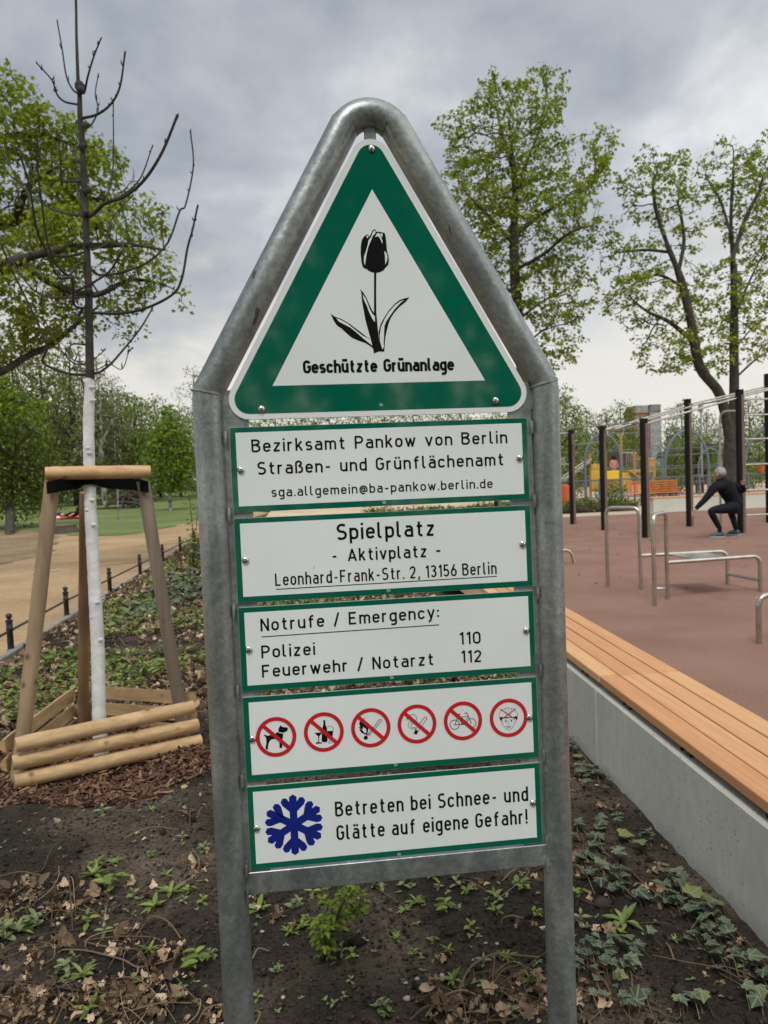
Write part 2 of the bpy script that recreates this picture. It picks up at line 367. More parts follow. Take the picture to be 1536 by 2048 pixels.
M['young_bark'] = mat('young_tree_bark', [(0.3, (0.012, 0.0115, 0.009)), (0.6, (0.030, 0.030, 0.022)), (0.8, (0.060, 0.060, 0.044))], scale=12, detail=8, rough=0.85, bump=0.003, bscale=40)
M['bark'] = mat('dark_tree_bark', [(0.3, (0.016, 0.013, 0.010)), (0.7, (0.055, 0.047, 0.038))], scale=6, detail=8, rough=0.95, bump=0.01, bscale=20)
M['birch'] = mat('birch_bark', [(0.35, (0.03, 0.03, 0.03)), (0.55, (0.26, 0.255, 0.24)), (0.8, (0.42, 0.41, 0.39))], scale=3, rough=0.8)
def leafmat(n, a, b, c, trans=0.4): M[n] = mat(n, [(0.1, a), (0.5, b), (0.9, c)], scale=0.9, detail=3, rough=0.55, island=0.6, trans=trans, spec=0.12)
leafmat('spring_maple_leaf', (0.125, 0.175, 0.014), (0.205, 0.27, 0.024), (0.35, 0.39, 0.05), 0.5)
leafmat('bright_maple_leaf', (0.095, 0.165, 0.016), (0.155, 0.24, 0.025), (0.26, 0.33, 0.045), 0.45)
leafmat('dark_shrub_leaf', (0.042, 0.066, 0.012), (0.088, 0.125, 0.021), (0.22, 0.26, 0.04), 0.4)
leafmat('olive_wood_leaf', (0.088, 0.105, 0.028), (0.145, 0.17, 0.045), (0.23, 0.25, 0.075))
leafmat('fresh_wood_leaf', (0.092, 0.145, 0.022), (0.16, 0.225, 0.036), (0.26, 0.32, 0.06))
leafmat('pale_wood_leaf', (0.13, 0.14, 0.06), (0.19, 0.20, 0.085), (0.26, 0.27, 0.13))
M['iron'] = mat('black_painted_iron', (0.012, 0.014, 0.017), rough=0.45)
M['kerb'] = mat('grey_kerb_stone', [(0.3, (0.20, 0.19, 0.17)), (0.7, (0.34, 0.32, 0.29))], scale=6, rough=0.9)
M['steel'] = mat('brushed_stainless', [(0.3, (0.42, 0.40, 0.375)), (0.7, (0.58, 0.56, 0.53))], scale=9, rough=0.26, metal=1.0)
M['post_black'] = mat('black_powder_coat', (0.005, 0.0045, 0.0045), rough=0.6, spec=.2)
M['post_brown'] = mat('bronze_brown_panel', [(0.3, (0.115, 0.078, 0.062)), (0.7, (0.15, 0.105, 0.085))], scale=3, rough=0.5)
M['bluegrey'] = mat('blue_grey_steel_paint', [(0.3, (0.115, 0.15, 0.20)), (0.7, (0.15, 0.19, 0.25))], scale=3, rough=0.5)
M['yellow'] = mat('yellow_board', [(0.3, (0.42, 0.25, 0.035)), (0.7, (0.58, 0.37, 0.05))], scale=2, rough=0.55)
M['lemon'] = mat('bright_yellow_board', (0.72, 0.50, 0.02), rough=0.5)
M['orange_wood'] = mat('orange_stained_wood', [(0.3, (0.50, 0.135, 0.035)), (0.7, (0.66, 0.22, 0.065))], scale=5, rough=0.6)
M['play_wood'] = mat('robinia_play_wood', [(0.3, (0.30, 0.165, 0.055)), (0.7, (0.46, 0.28, 0.10))], scale=5, rough=0.7)
M['orange'] = mat('orange_plastic', (0.60, 0.115, 0.03), rough=0.5)
M['dark_roof'] = mat('dark_timber_roof', [(0.3, (0.018, 0.015, 0.013)), (0.7, (0.05, 0.042, 0.036))], scale=5, rough=0.9)
M['shed'] = mat('brown_shed_boards', [(0.3, (0.05, 0.032, 0.022)), (0.7, (0.10, 0.066, 0.045))], scale=5, rough=0.85)
M['plaster'] = mat('grey_render', [(0.3, (0.20, 0.205, 0.205)), (0.7, (0.29, 0.29, 0.285))], scale=0.4, rough=0.9)
M['brick'] = mat('red_brown_brick', [(0.3, (0.17, 0.085, 0.062)), (0.7, (0.25, 0.14, 0.10))], scale=0.6, rough=0.9)
M['rooftile'] = mat('red_roof_tile', [(0.3, (0.19, 0.07, 0.045)), (0.7, (0.28, 0.12, 0.08))], scale=1, rough=0.8)
M['zinc'] = mat('dark_zinc', (0.17, 0.18, 0.19), rough=0.6)
M['glass'] = mat('window_glass', (0.10, 0.115, 0.13), rough=0.25, spec=0.5)
M['frame_white'] = mat('white_window_frame', (0.5, 0.5, 0.49), rough=0.5)
M['skin'] = mat('skin', (0.42, 0.235, 0.165), rough=0.5)
M['sportswear'] = mat('black_sportswear', [(0.3, (0.004, 0.0045, 0.007)), (0.7, (0.008, 0.009, 0.013))], scale=9, rough=0.8, spec=.15)
M['trousers'] = mat('navy_black_tights', [(0.3, (0.005, 0.006, 0.011)), (0.7, (0.009, 0.010, 0.018))], scale=9, rough=0.75, spec=.15)
M['greyhair'] = mat('grey_hair', [(0.3, (0.14, 0.135, 0.13)), (0.7, (0.36, 0.35, 0.34))], scale=45, rough=0.8)
M['darkhair'] = mat('dark_hair', (0.012, 0.010, 0.009), rough=0.7)
M['shoe'] = mat('grey_blue_shoe', (0.045, 0.06, 0.075), rough=0.6)
M['sole'] = mat('teal_white_sole', (0.22, 0.36, 0.38), rough=0.6)
M['pink'] = mat('pink_cloth', (0.52, 0.18, 0.22), rough=0.8)
M['blanket'] = mat('red_blanket', (0.62, 0.055, 0.055), rough=0.9)
M['whitecloth'] = mat('white_cloth', (0.72, 0.72, 0.72), rough=0.9)
M['stump'] = mat('stump_bark', [(0.3, (0.03, 0.024, 0.019)), (0.7, (0.085, 0.07, 0.055))], scale=5, rough=0.95, bump=0.01, bscale=20)
M['stumptop'] = mat('cut_wood', [(0.3, (0.14, 0.10, 0.065)), (0.7, (0.23, 0.175, 0.12))], scale=8, rough=0.9)
# ivy: dark leathery leaf with pale veins along the lobes
def ivy_material():
    m = bpy.data.materials.new('ivy_leaf'); m.use_nodes = True; t = m.node_tree; t.nodes.clear()
    p = N(t, 'ShaderNodeBsdfPrincipled'); o = N(t, 'ShaderNodeOutputMaterial')
    a = N(t, 'ShaderNodeAttribute'); a.attribute_name = 'vein'
    g = N(t, 'ShaderNodeNewGeometry')
    base = ramp(t, g.outputs['Random Per Island'], [(0.0, (0.024, 0.036, 0.019)), (0.55, (0.056, 0.076, 0.045)), (0.88, (0.095, 0.120, 0.072)), (0.94, (0.11, 0.135, 0.05)), (1.0, (0.18, 0.20, 0.045))])
    v = ramp(t, a.outputs['Fac'], [(0.80, (0, 0, 0)), (0.93, (0.8, 0.8, 0.8))])
    col = mix_rgb(t, v, base, (0.185, 0.22, 0.155))
    t.links.new(col, p.inputs['Base Color']); p.inputs['Roughness'].default_value = 0.5; p.inputs['Specular IOR Level'].default_value = 0.25
    t.links.new(p.outputs[0], o.inputs[0]); return m
M['ivy'] = ivy_material()

# ------------------------------------------------------------------ the ground and its surfaces
def sheet(name, poly, z, m, rag=0.0):
    if rag:
        q = []; n = len(poly)
        for i in range(n):
            a, c = np.array(poly[i], float), np.array(poly[(i+1) % n], float); ln = np.linalg.norm(c-a); k = int(min(60, max(1, ln/.45))) if ln < 40 else 1
            for j in range(k):
                pt = a+(c-a)*j/k; o_ = (rng.random(2)-.5)*rag if j else np.zeros(2); q.append(tuple(pt+o_))
        poly = q
    me = bpy.data.meshes.new(name); me.from_pydata([(x, y, z) for x, y in poly], [], [tuple(range(len(poly)))])
    return tag(finish(me, name, m, None, False), kind='structure')
sheet('terrain', [(-700, -200), (700, -200), (700, 1200), (-700, 1200)], -0.30, M['field'])
sheet('sandy_path', [(-60, -14), (-3.04, -14), (-3.04, 10), (-2.86, 14), (-2.7, 24), (-1.5, 34), (-6, 45), (-60, 45)], -0.02, M['sand'])
sheet('dirt_verge', [(-60, 14.6), (-9, 14.8), (-6.6, 15.2), (-6.2, 16.8), (-6.8, 20.4), (-8.0, 24.4), (-9.0, 27.4), (-14, 30), (-60, 33)], -0.014, M['dirt'], .5)
sheet('lawn', [(-120, 30), (-16, 30), (-11, 28.6), (-8.7, 26.9), (-7.9, 25.0), (-7.0, 23.6), (-5.7, 22.9), (-5.1, 24.4), (-4.6, 26.8), (-4.2, 30.2), (-3.0, 36), (2, 50), (10, 100), (-120, 140)], -0.008, M['lawn'], .5)
for (xa_, ya_), (xb_, yb_) in (((183, 1131), (290, 1120)), ((246, 1093), (385, 1081)), ((60, 1146), (120, 1139)), ((180, 1103), (215, 1100))):
    g0, g1 = on_ground(xa_, ya_)[:2], on_ground(xb_, yb_)[:2]; dv_ = (g1-g0)/np.linalg.norm(g1-g0); nn_ = np.array([-dv_[1], dv_[0]])*.04
    sheet('path_drain', [tuple(g0-nn_), tuple(g1-nn_), tuple(g1+nn_), tuple(g0+nn_)], -.005, M['playsand'])
sheet('rubber_sports_floor', [(1.40, -4), (40, -4), (40, 21.15), (1.9, 21.15), (1.9, 5.6), (1.60, 5.6)], 0.0, M['rubber'])
sheet('paving_strip', [(1.9, 21.15), (40, 21.15), (40, 21.45), (1.9, 21.45)], 0.004, M['kerb'])
sheet('playground_sand', [(-1.5, 21.45), (60, 21.45), (60, 52), (-1.5, 52)], -0.016, M['playsand'])

def soil_bed():
    xs = np.concatenate([np.linspace(-2.93, -1.6, 50), np.linspace(-1.58, 1.42, 170)])
    ys = np.concatenate([np.linspace(-1.5, 4.5, 300), np.geomspace(4.53, 21.2, 90)])
    X, Y = np.meshgrid(xs, ys, indexing='ij')
    Z = 0.055*(fbm(X*1.3+40, Y*1.3+40, 3, 3)-0.45)+0.026*(fbm(X*7+9, Y*7+9, 4, 11)-.45)+0.022*(fbm(X*26+9, Y*26+90, 4, 21)-.45)
    edge = np.clip((X+2.93)/0.25, 0, 1)
    Z = 0.012+Z*edge
    Z -= .085*np.exp(-(((X+1.22)/.80)**2+((Y-2.86)/.50)**2))
    v = np.stack([X, Y, Z], -1).reshape(-1, 3); ny = len(ys)
    i = np.arange((len(xs)-1)*ny).reshape(len(xs)-1, ny)[:, :-1].ravel()
    f = np.stack([i, i+ny, i+ny+1, i+1], 1)
    tag(np_mesh('soil_bed', v, f, M['soil'], smooth=True), kind='structure')
    return xs, ys, Z
_gx, _gy, _gz = soil_bed()
def ground_z(x, y):
    i = np.clip(np.searchsorted(_gx, x), 0, len(_gx)-1); j = np.clip(np.searchsorted(_gy, y), 0, len(_gy)-1)
    return _gz[i, j]
b = MB()
yy = -4.0
while yy < 20:
    b.box((-3.0, yy+.5, -0.01), (0.07, 0.99, 0.07), bev=.006); yy += 1.0
tag(b.build('path_kerb', M['kerb']), kind='structure')

# ------------------------------------------------------------------ lettering: single-line strokes of constant width
def make_font(t):
    """centre lines of a road-sign style sans; cap height 1, stroke t"""
    h = t/2; lo = h; hi = 1-h; X = 0.73; xh = X-h; G = {}
    def arc(cx, cy, rx, ry, a0, a1, n=7):
        return [(cx+rx*math.cos(math.radians(a0+(a1-a0)*i/n)), cy+ry*math.sin(math.radians(a0+(a1-a0)*i/n))) for i in range(n+1)]
    def stad(x0, x1, y0, y1):
        r = (x1-x0)/2; c = (x0+x1)/2
        p = arc(c, y1-r, r, r, 0, 180)+arc(c, y0+r, r, r, 180, 360); return p+[p[0]]
    W = 0.37; r = W/2
    G['o'] = [stad(0, W, lo, xh)]
    G['a'] = [[(0.03, xh)]+arc(W-.15, xh-.15, .15, .15, 90, 0, 5)+[(W, 0)], [(W, .43)]+arc(.145, (.43+lo)/2, .145, (.43-lo)/2, 90, 270, 8)+[(W, lo)]]
    bow = stad(0, W, lo, xh)
    G['b'] = [[(0, 0), (0, 1)], bow]; G['d'] = [[(W, 0), (W, 1)], bow]
    G['p'] = [[(0, -.24), (0, X)], bow]; G['q'] = [[(W, -.24), (W, X)], bow]
    G['g'] = [bow, [(W, X), (W, -.1)]+arc(W-.15, -.1, .15, .12, 0, -90, 5)+[(.04, -.22)]]
    G['c'] = [arc(r, xh-r, r, r, 15, 180)+arc(r, lo+r, r, r, 180, 345)]
    G['e'] = [[(0, .38), (W, .38)]+arc(r, xh-r, r, r, 0, 180)+arc(r, lo+r, r, r, 180, 335)]
    G['f'] = [[(.1, 0)]+arc(.1+.15, hi-.15, .15, .15, 180, 90, 5)+[(.31, hi)], [(-.03, xh), (.28, xh)]]
    G['h'] = [[(0, 0), (0, 1)], [(0, xh-r)]+arc(r, xh-r, r, r, 180, 0, 9)+[(W, 0)]]
    G['n'] = [[(0, 0), (0, X)], [(0, xh-r)]+arc(r, xh-r, r, r, 180, 0, 9)+[(W, 0)]]
    q = .155
    G['m'] = [[(0, 0), (0, X)], [(0, xh-q)]+arc(q, xh-q, q, q, 180, 0, 8)+[(2*q, 0)], [(2*q, xh-q)]+arc(3*q, xh-q, q, q, 180, 0, 8)+[(4*q, 0)]]
    G['i'] = [[(0, 0), (0, X)], [(0, .86), (0, 1)]]
    G['k'] = [[(0, 0), (0, 1)], [(0, .27), (.34, X)], [(.13, .42), (.36, 0)]]
    G['l'] = [[(0, 1)]+arc(.12, lo+.12, .12, .12, 180, 270, 5)+[(.16, lo)]]
    G['r'] = [[(0, 0), (0, X)], [(0, xh-.16)]+arc(.16, xh-.16, .16, .16, 180, 90, 6)+[(.24, xh)]]
    m_ = (xh+lo)/2; rr = (xh-lo)/4
    G['s'] = [[(.32, xh-.03)]+[(.2, xh)]+arc(.14, xh-rr, .13, rr, 90, 260, 7)+[(.2, m_-.005)]+arc(.2, lo+rr, .13, rr, 80, -90, 7)+[(.12, lo), (0, lo+.03)]]
    G['t'] = [[(.1, .93)]+arc(.1+.13, lo+.13, .13, .13, 180, 270, 5)+[(.29, lo)], [(-.03, xh), (.28, xh)]]
    G['u'] = [[(0, X)]+arc(r, lo+r, r, r, 180, 360, 9)+[(W, lo+r)], [(W, X), (W, 0)]]
    G['v'] = [[(-.02, X), (W/2, .04), (W+.02, X)]]
    G['w'] = [[(-.02, X), (.15, .04), (.28, X-.1), (.41, .04), (.58, X)]]
    G['y'] = [[(-.02, X), (W/2, .06)], [(W+.02, X), (W/2-.04, -.1), (.06, -.22), (0, -.22)]]
    G['z'] = [[(0, xh), (W-.03, xh), (0, lo), (W-.02, lo)]]
    G['ß'] = [[(0, 0), (0, hi-.17)]+arc(.17, hi-.17, .17, .17, 180, 0, 9)+[(.34, hi-.22), (.2, .56), (.27, .54)]+arc(.23, .3, .17, .22, 60, -90, 8)+[(.12, lo)]]
    for a_, b_ in (('ä', 'a'), ('ü', 'u')): G[a_] = G[b_]+[[(.085, .84), (.085, .84+t*1.02)], [(W-.085, .84), (W-.085, .84+t*1.02)]]
    C = .43
    G['A'] = [[(-.04, 0), (.235, hi-.01), (.51, 0)], [(.07, .26), (.40, .26)]]
    G['B'] = [[(0, lo), (0, hi), (.24, hi)]+arc(.24, .76, .19, hi-.76, 90, -90, 7)+[(0, .52)], [(.24, .52)]+arc(.26, (.52+lo)/2, .2, (.52-lo)/2, 90, -90, 8)+[(0, lo)]]
    G['E'] = [[(C, hi), (0, hi), (0, lo), (C, lo)], [(0, .52), (.36, .52)]]
    G['F'] = [[(C, hi), (0, hi), (0, 0)], [(0, .5), (.36, .5)]]
    G['G'] = [arc(C/2, hi-C/2, C/2, C/2, 20, 180)+arc(C/2, lo+C/2, C/2, C/2, 180, 360)+[(C, .5), (.24, .5)]]
    G['L'] = [[(0, 1), (0, lo), (.40, lo)]]
    G['N'] = [[(0, 0), (0, hi), (.02, hi), (.42, lo), (.44, lo), (.44, 1)]]
    G['P'] = [[(0, 0), (0, hi), (.24, hi)]+arc(.24, (.46+hi)/2, .2, (hi-.46)/2, 90, -90, 8)+[(0, .46)]]
    mm = .51; ra = (hi-mm)/2; rb = (mm-lo)/2
    G['S'] = [[(.41, hi-.06), (.3, hi)]+arc(.2, mm+ra, .2, ra, 90, 250, 8)+arc(.22, lo+rb, .21, rb, 75, -90, 8)+[(.1, lo), (-.01, lo+.07)]]
    G['0'] = [stad(0, .41, lo, hi)]
    G['1'] = [[(.0, .78), (.19, .96), (.19, 0)]]
    G['2'] = [[(0, hi-.2)]+arc(.2, hi-.2, .2, .2, 170, -20, 9)+[(.33, .52), (0, lo), (.42, lo)]]
    G['3'] = [[(0, hi-.1)]+arc(.19, .76, .19, hi-.76, 140, -60, 8)+[(.17, .54)]+arc(.19, (.54+lo)/2, .21, (.54-lo)/2, 80, -150, 9)]
    G['5'] = [[(.38, hi), (.05, hi), (.02, .5)]+arc(.19, lo+.26, .21, .26, 120, -150, 10)]
    G['6'] = [[(.29, .98), (.03, .46)], stad(0, .41, lo, .58)]
    G['-'] = [[(0, .40), (.27, .40)]]
    G['/'] = [[(0, -.06), (.30, 1.04)]]
    G['.'] = [[(0, 0), (0, t*1.1)]]
    G[','] = [[(0.02, t*1.1), (0.02, 0.02), (-.04, -.13)]]
    G[':'] = [[(0, .08), (0, .08+t*1.1)], [(0, .5), (0, .5+t*1.1)]]
    G['!'] = [[(0, 0), (0, t*1.1)], [(0, .25), (0, 1)]]
    G['@'] = [stad(.16, .40, .2, .56), [(.40, .58), (.40, .22), (.5, .2)]+arc(.3, .36, .3, .40, -20, 290, 16)]
    return G
def ribbon(mb, pts, wd, y):
    """constant-width band along a polyline in the x-z plane with mitred joints"""
    P = [np.array(pts[0], float)]
    for q in pts[1:]:
        q = np.array(q, float)
        if np.linalg.norm(q-P[-1]) > 1e-6: P.append(q)
    if len(P) < 2: return
    closed = np.linalg.norm(P[0]-P[-1]) < 1e-6
    if not closed:
        for i in range(1, len(P)-1):        # a sharp corner: two butted bands instead of one mitre
            a, c = P[i]-P[i-1], P[i+1]-P[i]; a = a/np.linalg.norm(a); c = c/np.linalg.norm(c)
            if np.dot(a, c) < -.15:
                ribbon(mb, P[:i]+[P[i]+a*wd*.25], wd, y); ribbon(mb, [P[i]-c*wd*.25]+P[i+1:], wd, y-.00002); return
    if closed: P = P[:-1]
    n = len(P); L = []; R_ = []
    for i in range(n):
        d0 = P[i]-P[i-1] if (i > 0 or closed) else P[1]-P[0]
        d1 = P[(i+1) % n]-P[i] if (i < n-1 or closed) else d0
        d0 = d0/np.linalg.norm(d0); d1 = d1/np.linalg.norm(d1)
        n0 = np.array([-d0[1], d0[0]]); n1_ = np.array([-d1[1], d1[0]])
        m_ = n0+n1_; lm = np.linalg.norm(m_)
        if lm < 0.3: m_ = n1_; k = 1
        else: m_ = m_/lm; k = min(1/max(.35, float(np.dot(m_, n0))), 1.8)
        L.append(P[i]+m_*wd/2*k); R_.append(P[i]-m_*wd/2*k)
    v = [(p[0], y, p[1]) for p in L]+[(p[0], y, p[1]) for p in R_]
    f = [(i, (i+1) % n, n+(i+1) % n, n+i) for i in range(n if closed else n-1)]
    mb.add(v, f)
FONTS = {}
def write(mb, text, p0, p1, cap, t=0.15, gap=0.13, space=0.46, y=-0.0011, bold=False):
    """text from p0 to p1 (baseline ends in sign coordinates), cap height in metres"""
    G = FONTS.setdefault(t, make_font(t)); x = 0.0; items = []
    for ch in text:
        if ch == ' ': x += space; continue
        st = G[ch]; xs = [q[0] for s_ in st for q in s_]; a_, b_ = min(xs), max(xs)
        items.append((st, x-a_)); x += (b_-a_)+gap+t
    total = x-gap-t                                     # width between outer centre lines
    ln = math.hypot(p1[0]-p0[0], p1[1]-p0[1]); k = (ln-t*cap)/(total*cap)
    ux, uz = (p1[0]-p0[0])/ln, (p1[1]-p0[1])/ln
    for st, ox in items:
        for s_ in st:
            pl = []
            for a_, b_ in s_:
                q = t*cap/2+(a_+ox)*cap*k
                pl.append((p0[0]+ux*q-uz*b_*cap*0, p0[1]+uz*q+b_*cap))
            ribbon(mb, pl, t*cap, y)

# ------------------------------------------------------------------ the sign
sign = thing('park_sign', 'tall galvanised steel park sign with pointed top, green tulip triangle and five white notice plates', 'sign', s2w((0, 0, 0)))
sign.rotation_euler = (SIGN_TILT, 0, 0)
T_R = 0.0302; TY = 0.012
b = MB().tube([(-.338, TY, -1.80), (-.338, TY, -1.0), (-.3395, TY, .055), (-.3365, TY, .081)], T_R, 32, cap=False); b.build('post', M['galv'], sign, True, True)
b = MB().tube([(.330, TY, -1.80), (.3345, TY, -1.0), (.3425, TY, .053), (.3400, TY, .079)], T_R, 32, cap=False); b.build('post', M['galv'], sign, True, True)
gp = np.array([(-.3385, TY, .072), (-.046, TY, .593)]+[(.003+.0615*math.sin(math.radians(a_)), TY, .5525+.0625*math.cos(math.radians(a_))) for a_ in range(-44, 45, 8)]+[(.052, TY, .593), (.3418, TY, .072)])
gpt = [gp[0]]
for q in gp[1:]:
    sgm = np.linalg.norm(q-gpt[-1]); k = max(1, int(sgm/.06))
    base0 = gpt[-1]
    for j in range(1, k+1): gpt.append(base0+(q-base0)*j/k)
MB().tube(gpt, T_R, 32, cap=False).build('gable_tube', M['galv'], sign, True, True)
for sx in (-1, 1):                                  # weld beads where the tubes meet
    ring = []
    for k in range(25):
        a = 2*math.pi*k/24; ring.append((sx*.3405+math.cos(a)*T_R*1.0, TY+math.sin(a)*T_R*1.0, .069+sx*math.cos(a)*T_R*.27))
    MB().tube(ring, .0021, 6, cap=False).build('weld_bead', M['galv'], sign, True, True)
for sx in (-1, 1):
    MB().box((sx*.2865, .0060, -.4133), (.050, .006, .947), bev=.0008).build('side_bar', M['galv'], sign, False, True)
    MB().box((sx*.2905, .0058, .0455), (.058, .006, .056), bev=.0008).build('corner_tab', M['galv'], sign, False, True)
MB().box((0, .0090, -.9095), (.622, .016, .0445), bev=.0012).build('crossbar', M['galv'], sign, False, True)
MB().box((.0030, .006, .568), (.0235, .005, .05), bev=.0008).build('top_tab', M['galv'], sign, False, True)
# small runs of weld along the posts
for sx in (-1, 1):
    for zc_ in (-.02, -.17, -.36, -.52, -.70, -.88, -.93):
        MB().tube([(sx*.3085, -.004, zc_-.012), (sx*.3080, -.006, zc_), (sx*.3085, -.004, zc_+.012)], .003, 6).build('weld_run', M['galv'], sign, True, True)

def screw(parent, p):
    x, z = p; m_ = MB(); prof = [(.0072, 0.), (.0072, -.0012), (.0062, -.0032), (.0042, -.0046), (.0018, -.0052), (.0016, -.0036)]
    seg = 16
    vv = [(x+r*math.cos(2*math.pi*j/seg), -.0008+yv, z+r*math.sin(2*math.pi*j/seg)) for r, yv in prof for j in range(seg)]
    n = len(prof)
    f = [(i*seg+j, (i+1)*seg+j, (i+1)*seg+(j+1) % seg, i*seg+(j+1) % seg) for i in range(n-1) for j in range(seg)]+[tuple(range((n-1)*seg, n*seg))]
    m_.add(vv, f)
    m_.build('screw', M['screw'], parent, True, True, 60)
def rrect(x0, x1, z0, z1, r=.003, n=3):
    out = []
    for cx, cz, a0 in ((x1-r, z1-r, 0), (x0+r, z1-r, 90), (x0+r, z0+r, 180), (x1-r, z0+r, 270)):
        for i in range(n+1):
            a = math.radians(a0+90*i/n); out.append((cx+r*math.cos(a), cz+r*math.sin(a)))
    return out
def round_poly(pts, r, n=8):
    out = []
    m_ = len(pts)
    for i in range(m_):
        p = np.array(pts[i]); a = np.array(pts[i-1])-p; c = np.array(pts[(i+1) % m_])-p
        a = a/np.linalg.norm(a); c = c/np.linalg.norm(c); ang = math.acos(float(np.dot(a, c)))/2
        rr = r[i] if hasattr(r, '__len__') else r
        d = rr/math.tan(ang); bis = (a+c)/np.linalg.norm(a+c); ctr = p+bis*rr/math.sin(ang)
        v0 = p+a*d-ctr; v1 = p+c*d-ctr; a0 = math.atan2(v0[1], v0[0]); a1 = math.atan2(v1[1], v1[0]); da = (a1-a0+math.pi) % (2*math.pi)-math.pi
        for k in range(n+1): out.append(tuple(ctr+rr*np.array([math.cos(a0+da*k/n), math.sin(a0+da*k/n)])))
    return out
Y1, Y2, Y3, Y4, Y5 = -.0004, -.0008, -.0011, -.0014, -.0017      # layers of print on a plate

# triangular plate
cA, cL, cR = (.0022, .6025), (-.3268, .0142), (.3302, .0122)
plate = MB().prism(round_poly([cA, cL, cR], [.039, .040, .040]), 0.0, .003).build('triangle_plate', M['plate_edge'], sign, False, True)
plate['label'] = 'white edged green triangle plate with a black tulip'
def inset(pts, d):
    out = []; m_ = len(pts)
    for i in range(m_):
        p = np.array(pts[i]); a = np.array(pts[i-1])-p; c = np.array(pts[(i+1) % m_])-p
        a /= np.linalg.norm(a); c /= np.linalg.norm(c); ang = math.acos(float(np.dot(a, c)))/2
        out.append(tuple(p+(a+c)/np.linalg.norm(a+c)*d/math.sin(ang)))
    return out
tri = [cA, cL, cR]
MB().flat_poly(round_poly(inset(tri, .0006), [.0385, .0395, .0395]), Y1).build('white_edge', M['plate_white'], plate, False, True)
MB().flat_poly(round_poly(inset(tri, .0115), [.0275, .0285, .0285]), Y2).build('green_border', M['green'], plate, False, True)
MB().flat_poly([(.0017, .462), (-.2121, .079), (.2158, .0783)], Y3).build('white_field', M['plate_white'], plate, False, True)
cz = crop(640, 440, 6.025)
def P_(c, pts): return [sp(*c(q)) for q in pts]
tb = MB()
for poly in (
    [(655, 115), (672, 122), (672, 145), (700, 140), (718, 150), (735, 145), (752, 153), (778, 158), (790, 200), (800, 290), (806, 370), (825, 440), (830, 490), (820, 545), (790, 575), (765, 610), (720, 632), (675, 640), (630, 634), (590, 618), (560, 592), (530, 585), (512, 560), (500, 510), (488, 400), (492, 300), (505, 240), (530, 200), (550, 188), (566, 172), (580, 185), (592, 205), (612, 172), (625, 140), (640, 122)],
    [(650, 630), (678, 630), (676, 850), (678, 1120), (688, 1220), (697, 1330), (712, 1440), (752, 1565), (735, 1585), (700, 1588), (650, 1612), (640, 1560), (628, 1480), (600, 1400), (575, 1310), (545, 1200), (524, 1080), (505, 980), (497, 880), (482, 830), (520, 875), (555, 930), (590, 1010), (625, 1085), (650, 1120)],
    [(125, 1130), (175, 1165), (260, 1195), (360, 1255), (480, 1345), (570, 1415), (625, 1445), (640, 1530), (655, 1605), (640, 1550), (610, 1525), (550, 1485), (470, 1458), (390, 1425), (340, 1385), (260, 1310), (205, 1275), (165, 1215)],
    [(1078, 933), (1030, 990), (960, 1045), (900, 1110), (850, 1185), (825, 1250), (800, 1350), (782, 1450), (775, 1585), (735, 1590), (752, 1560), (715, 1440), (705, 1350), (730, 1255), (770, 1180), (830, 1090), (900, 1010), (960, 965), (1020, 945)]):
    tb.flat_poly(P_(cz, poly), Y4)
tu = tb.build('tulip_emblem', M['black'], plate, False, True)
tw = MB()
for poly in (
    [(635, 195), (610, 260), (580, 330), (560, 420), (548, 500), (541, 552), (527, 500), (530, 440), (555, 370), (575, 300), (582, 250), (605, 220), (625, 185), (635, 150), (655, 130), (668, 140), (665, 165), (645, 185)],
    [(662, 208), (690, 158), (715, 165), (735, 210), (752, 255), (750, 292), (730, 240), (702, 198)],
    [(735, 160), (752, 168), (752, 212), (738, 200), (724, 175)], [(560, 190), (575, 192), (580, 212), (572, 225), (560, 205)],
    [(774, 375), (800, 400), (812, 450), (805, 500), (785, 540), (783, 460)],
    [(512, 900), (545, 940), (575, 1010), (600, 1080), (630, 1130), (662, 1165), (660, 1232), (630, 1195), (590, 1110), (560, 1030), (530, 970)],
    [(195, 1185), (250, 1205), (330, 1250), (430, 1330), (520, 1400), (610, 1440), (630, 1515), (590, 1485), (510, 1420), (430, 1350), (360, 1295), (280, 1255), (225, 1225)],
    [(1015, 965), (970, 1000), (900, 1075), (840, 1160), (800, 1220), (775, 1280), (770, 1400), (765, 1480), (770, 1530), (752, 1560), (725, 1470), (718, 1390), (735, 1290), (775, 1200), (830, 1110), (900, 1030), (960, 985)]):
    tw.flat_poly(P_(cz, poly), Y5)
tw.build('tulip_highlight', M['plate_white'], plate, False, True)
def letters(lst, parent):
    for m_ in lst:
        nm = 'lettering'
        if isinstance(m_, tuple): m_, nm = m_
        m_.build(nm, M['black'], parent, False, True)
c1 = crop(380, 180, 2.0757); c3 = crop(440, 820, 2.2588); c4s = crop(460, 1170, 2.3273); c7 = crop(460, 1500, 2.3273)
def line(mb, c, text, a, e, cap_px, **k):
    p0, p1 = sp(*c(a)), sp(*c(e)); m_ = MB(); write(m_, text, p0, p1, cap_px, **k); mb.append(m_)
lt = []; line(lt, c1, 'Geschützte Grünanlage', (470, 1178), (1097, 1165), .0262, t=.205, gap=.045, space=.46, y=Y4); letters(lt, plate)
def maker_mark(parent, p):
    m_ = MB(); write(m_, 'Sh', (p[0]-.0035, p[1]), (p[0]+.0035, p[1]), .0058, t=.11, y=Y5); m_.build('maker_mark', M['plate_white'], parent, False, True)
maker_mark(plate, sp(762, 812.5))
for q in ((743, 298), (523, 818), (991, 801)): screw(plate, sp(*q))

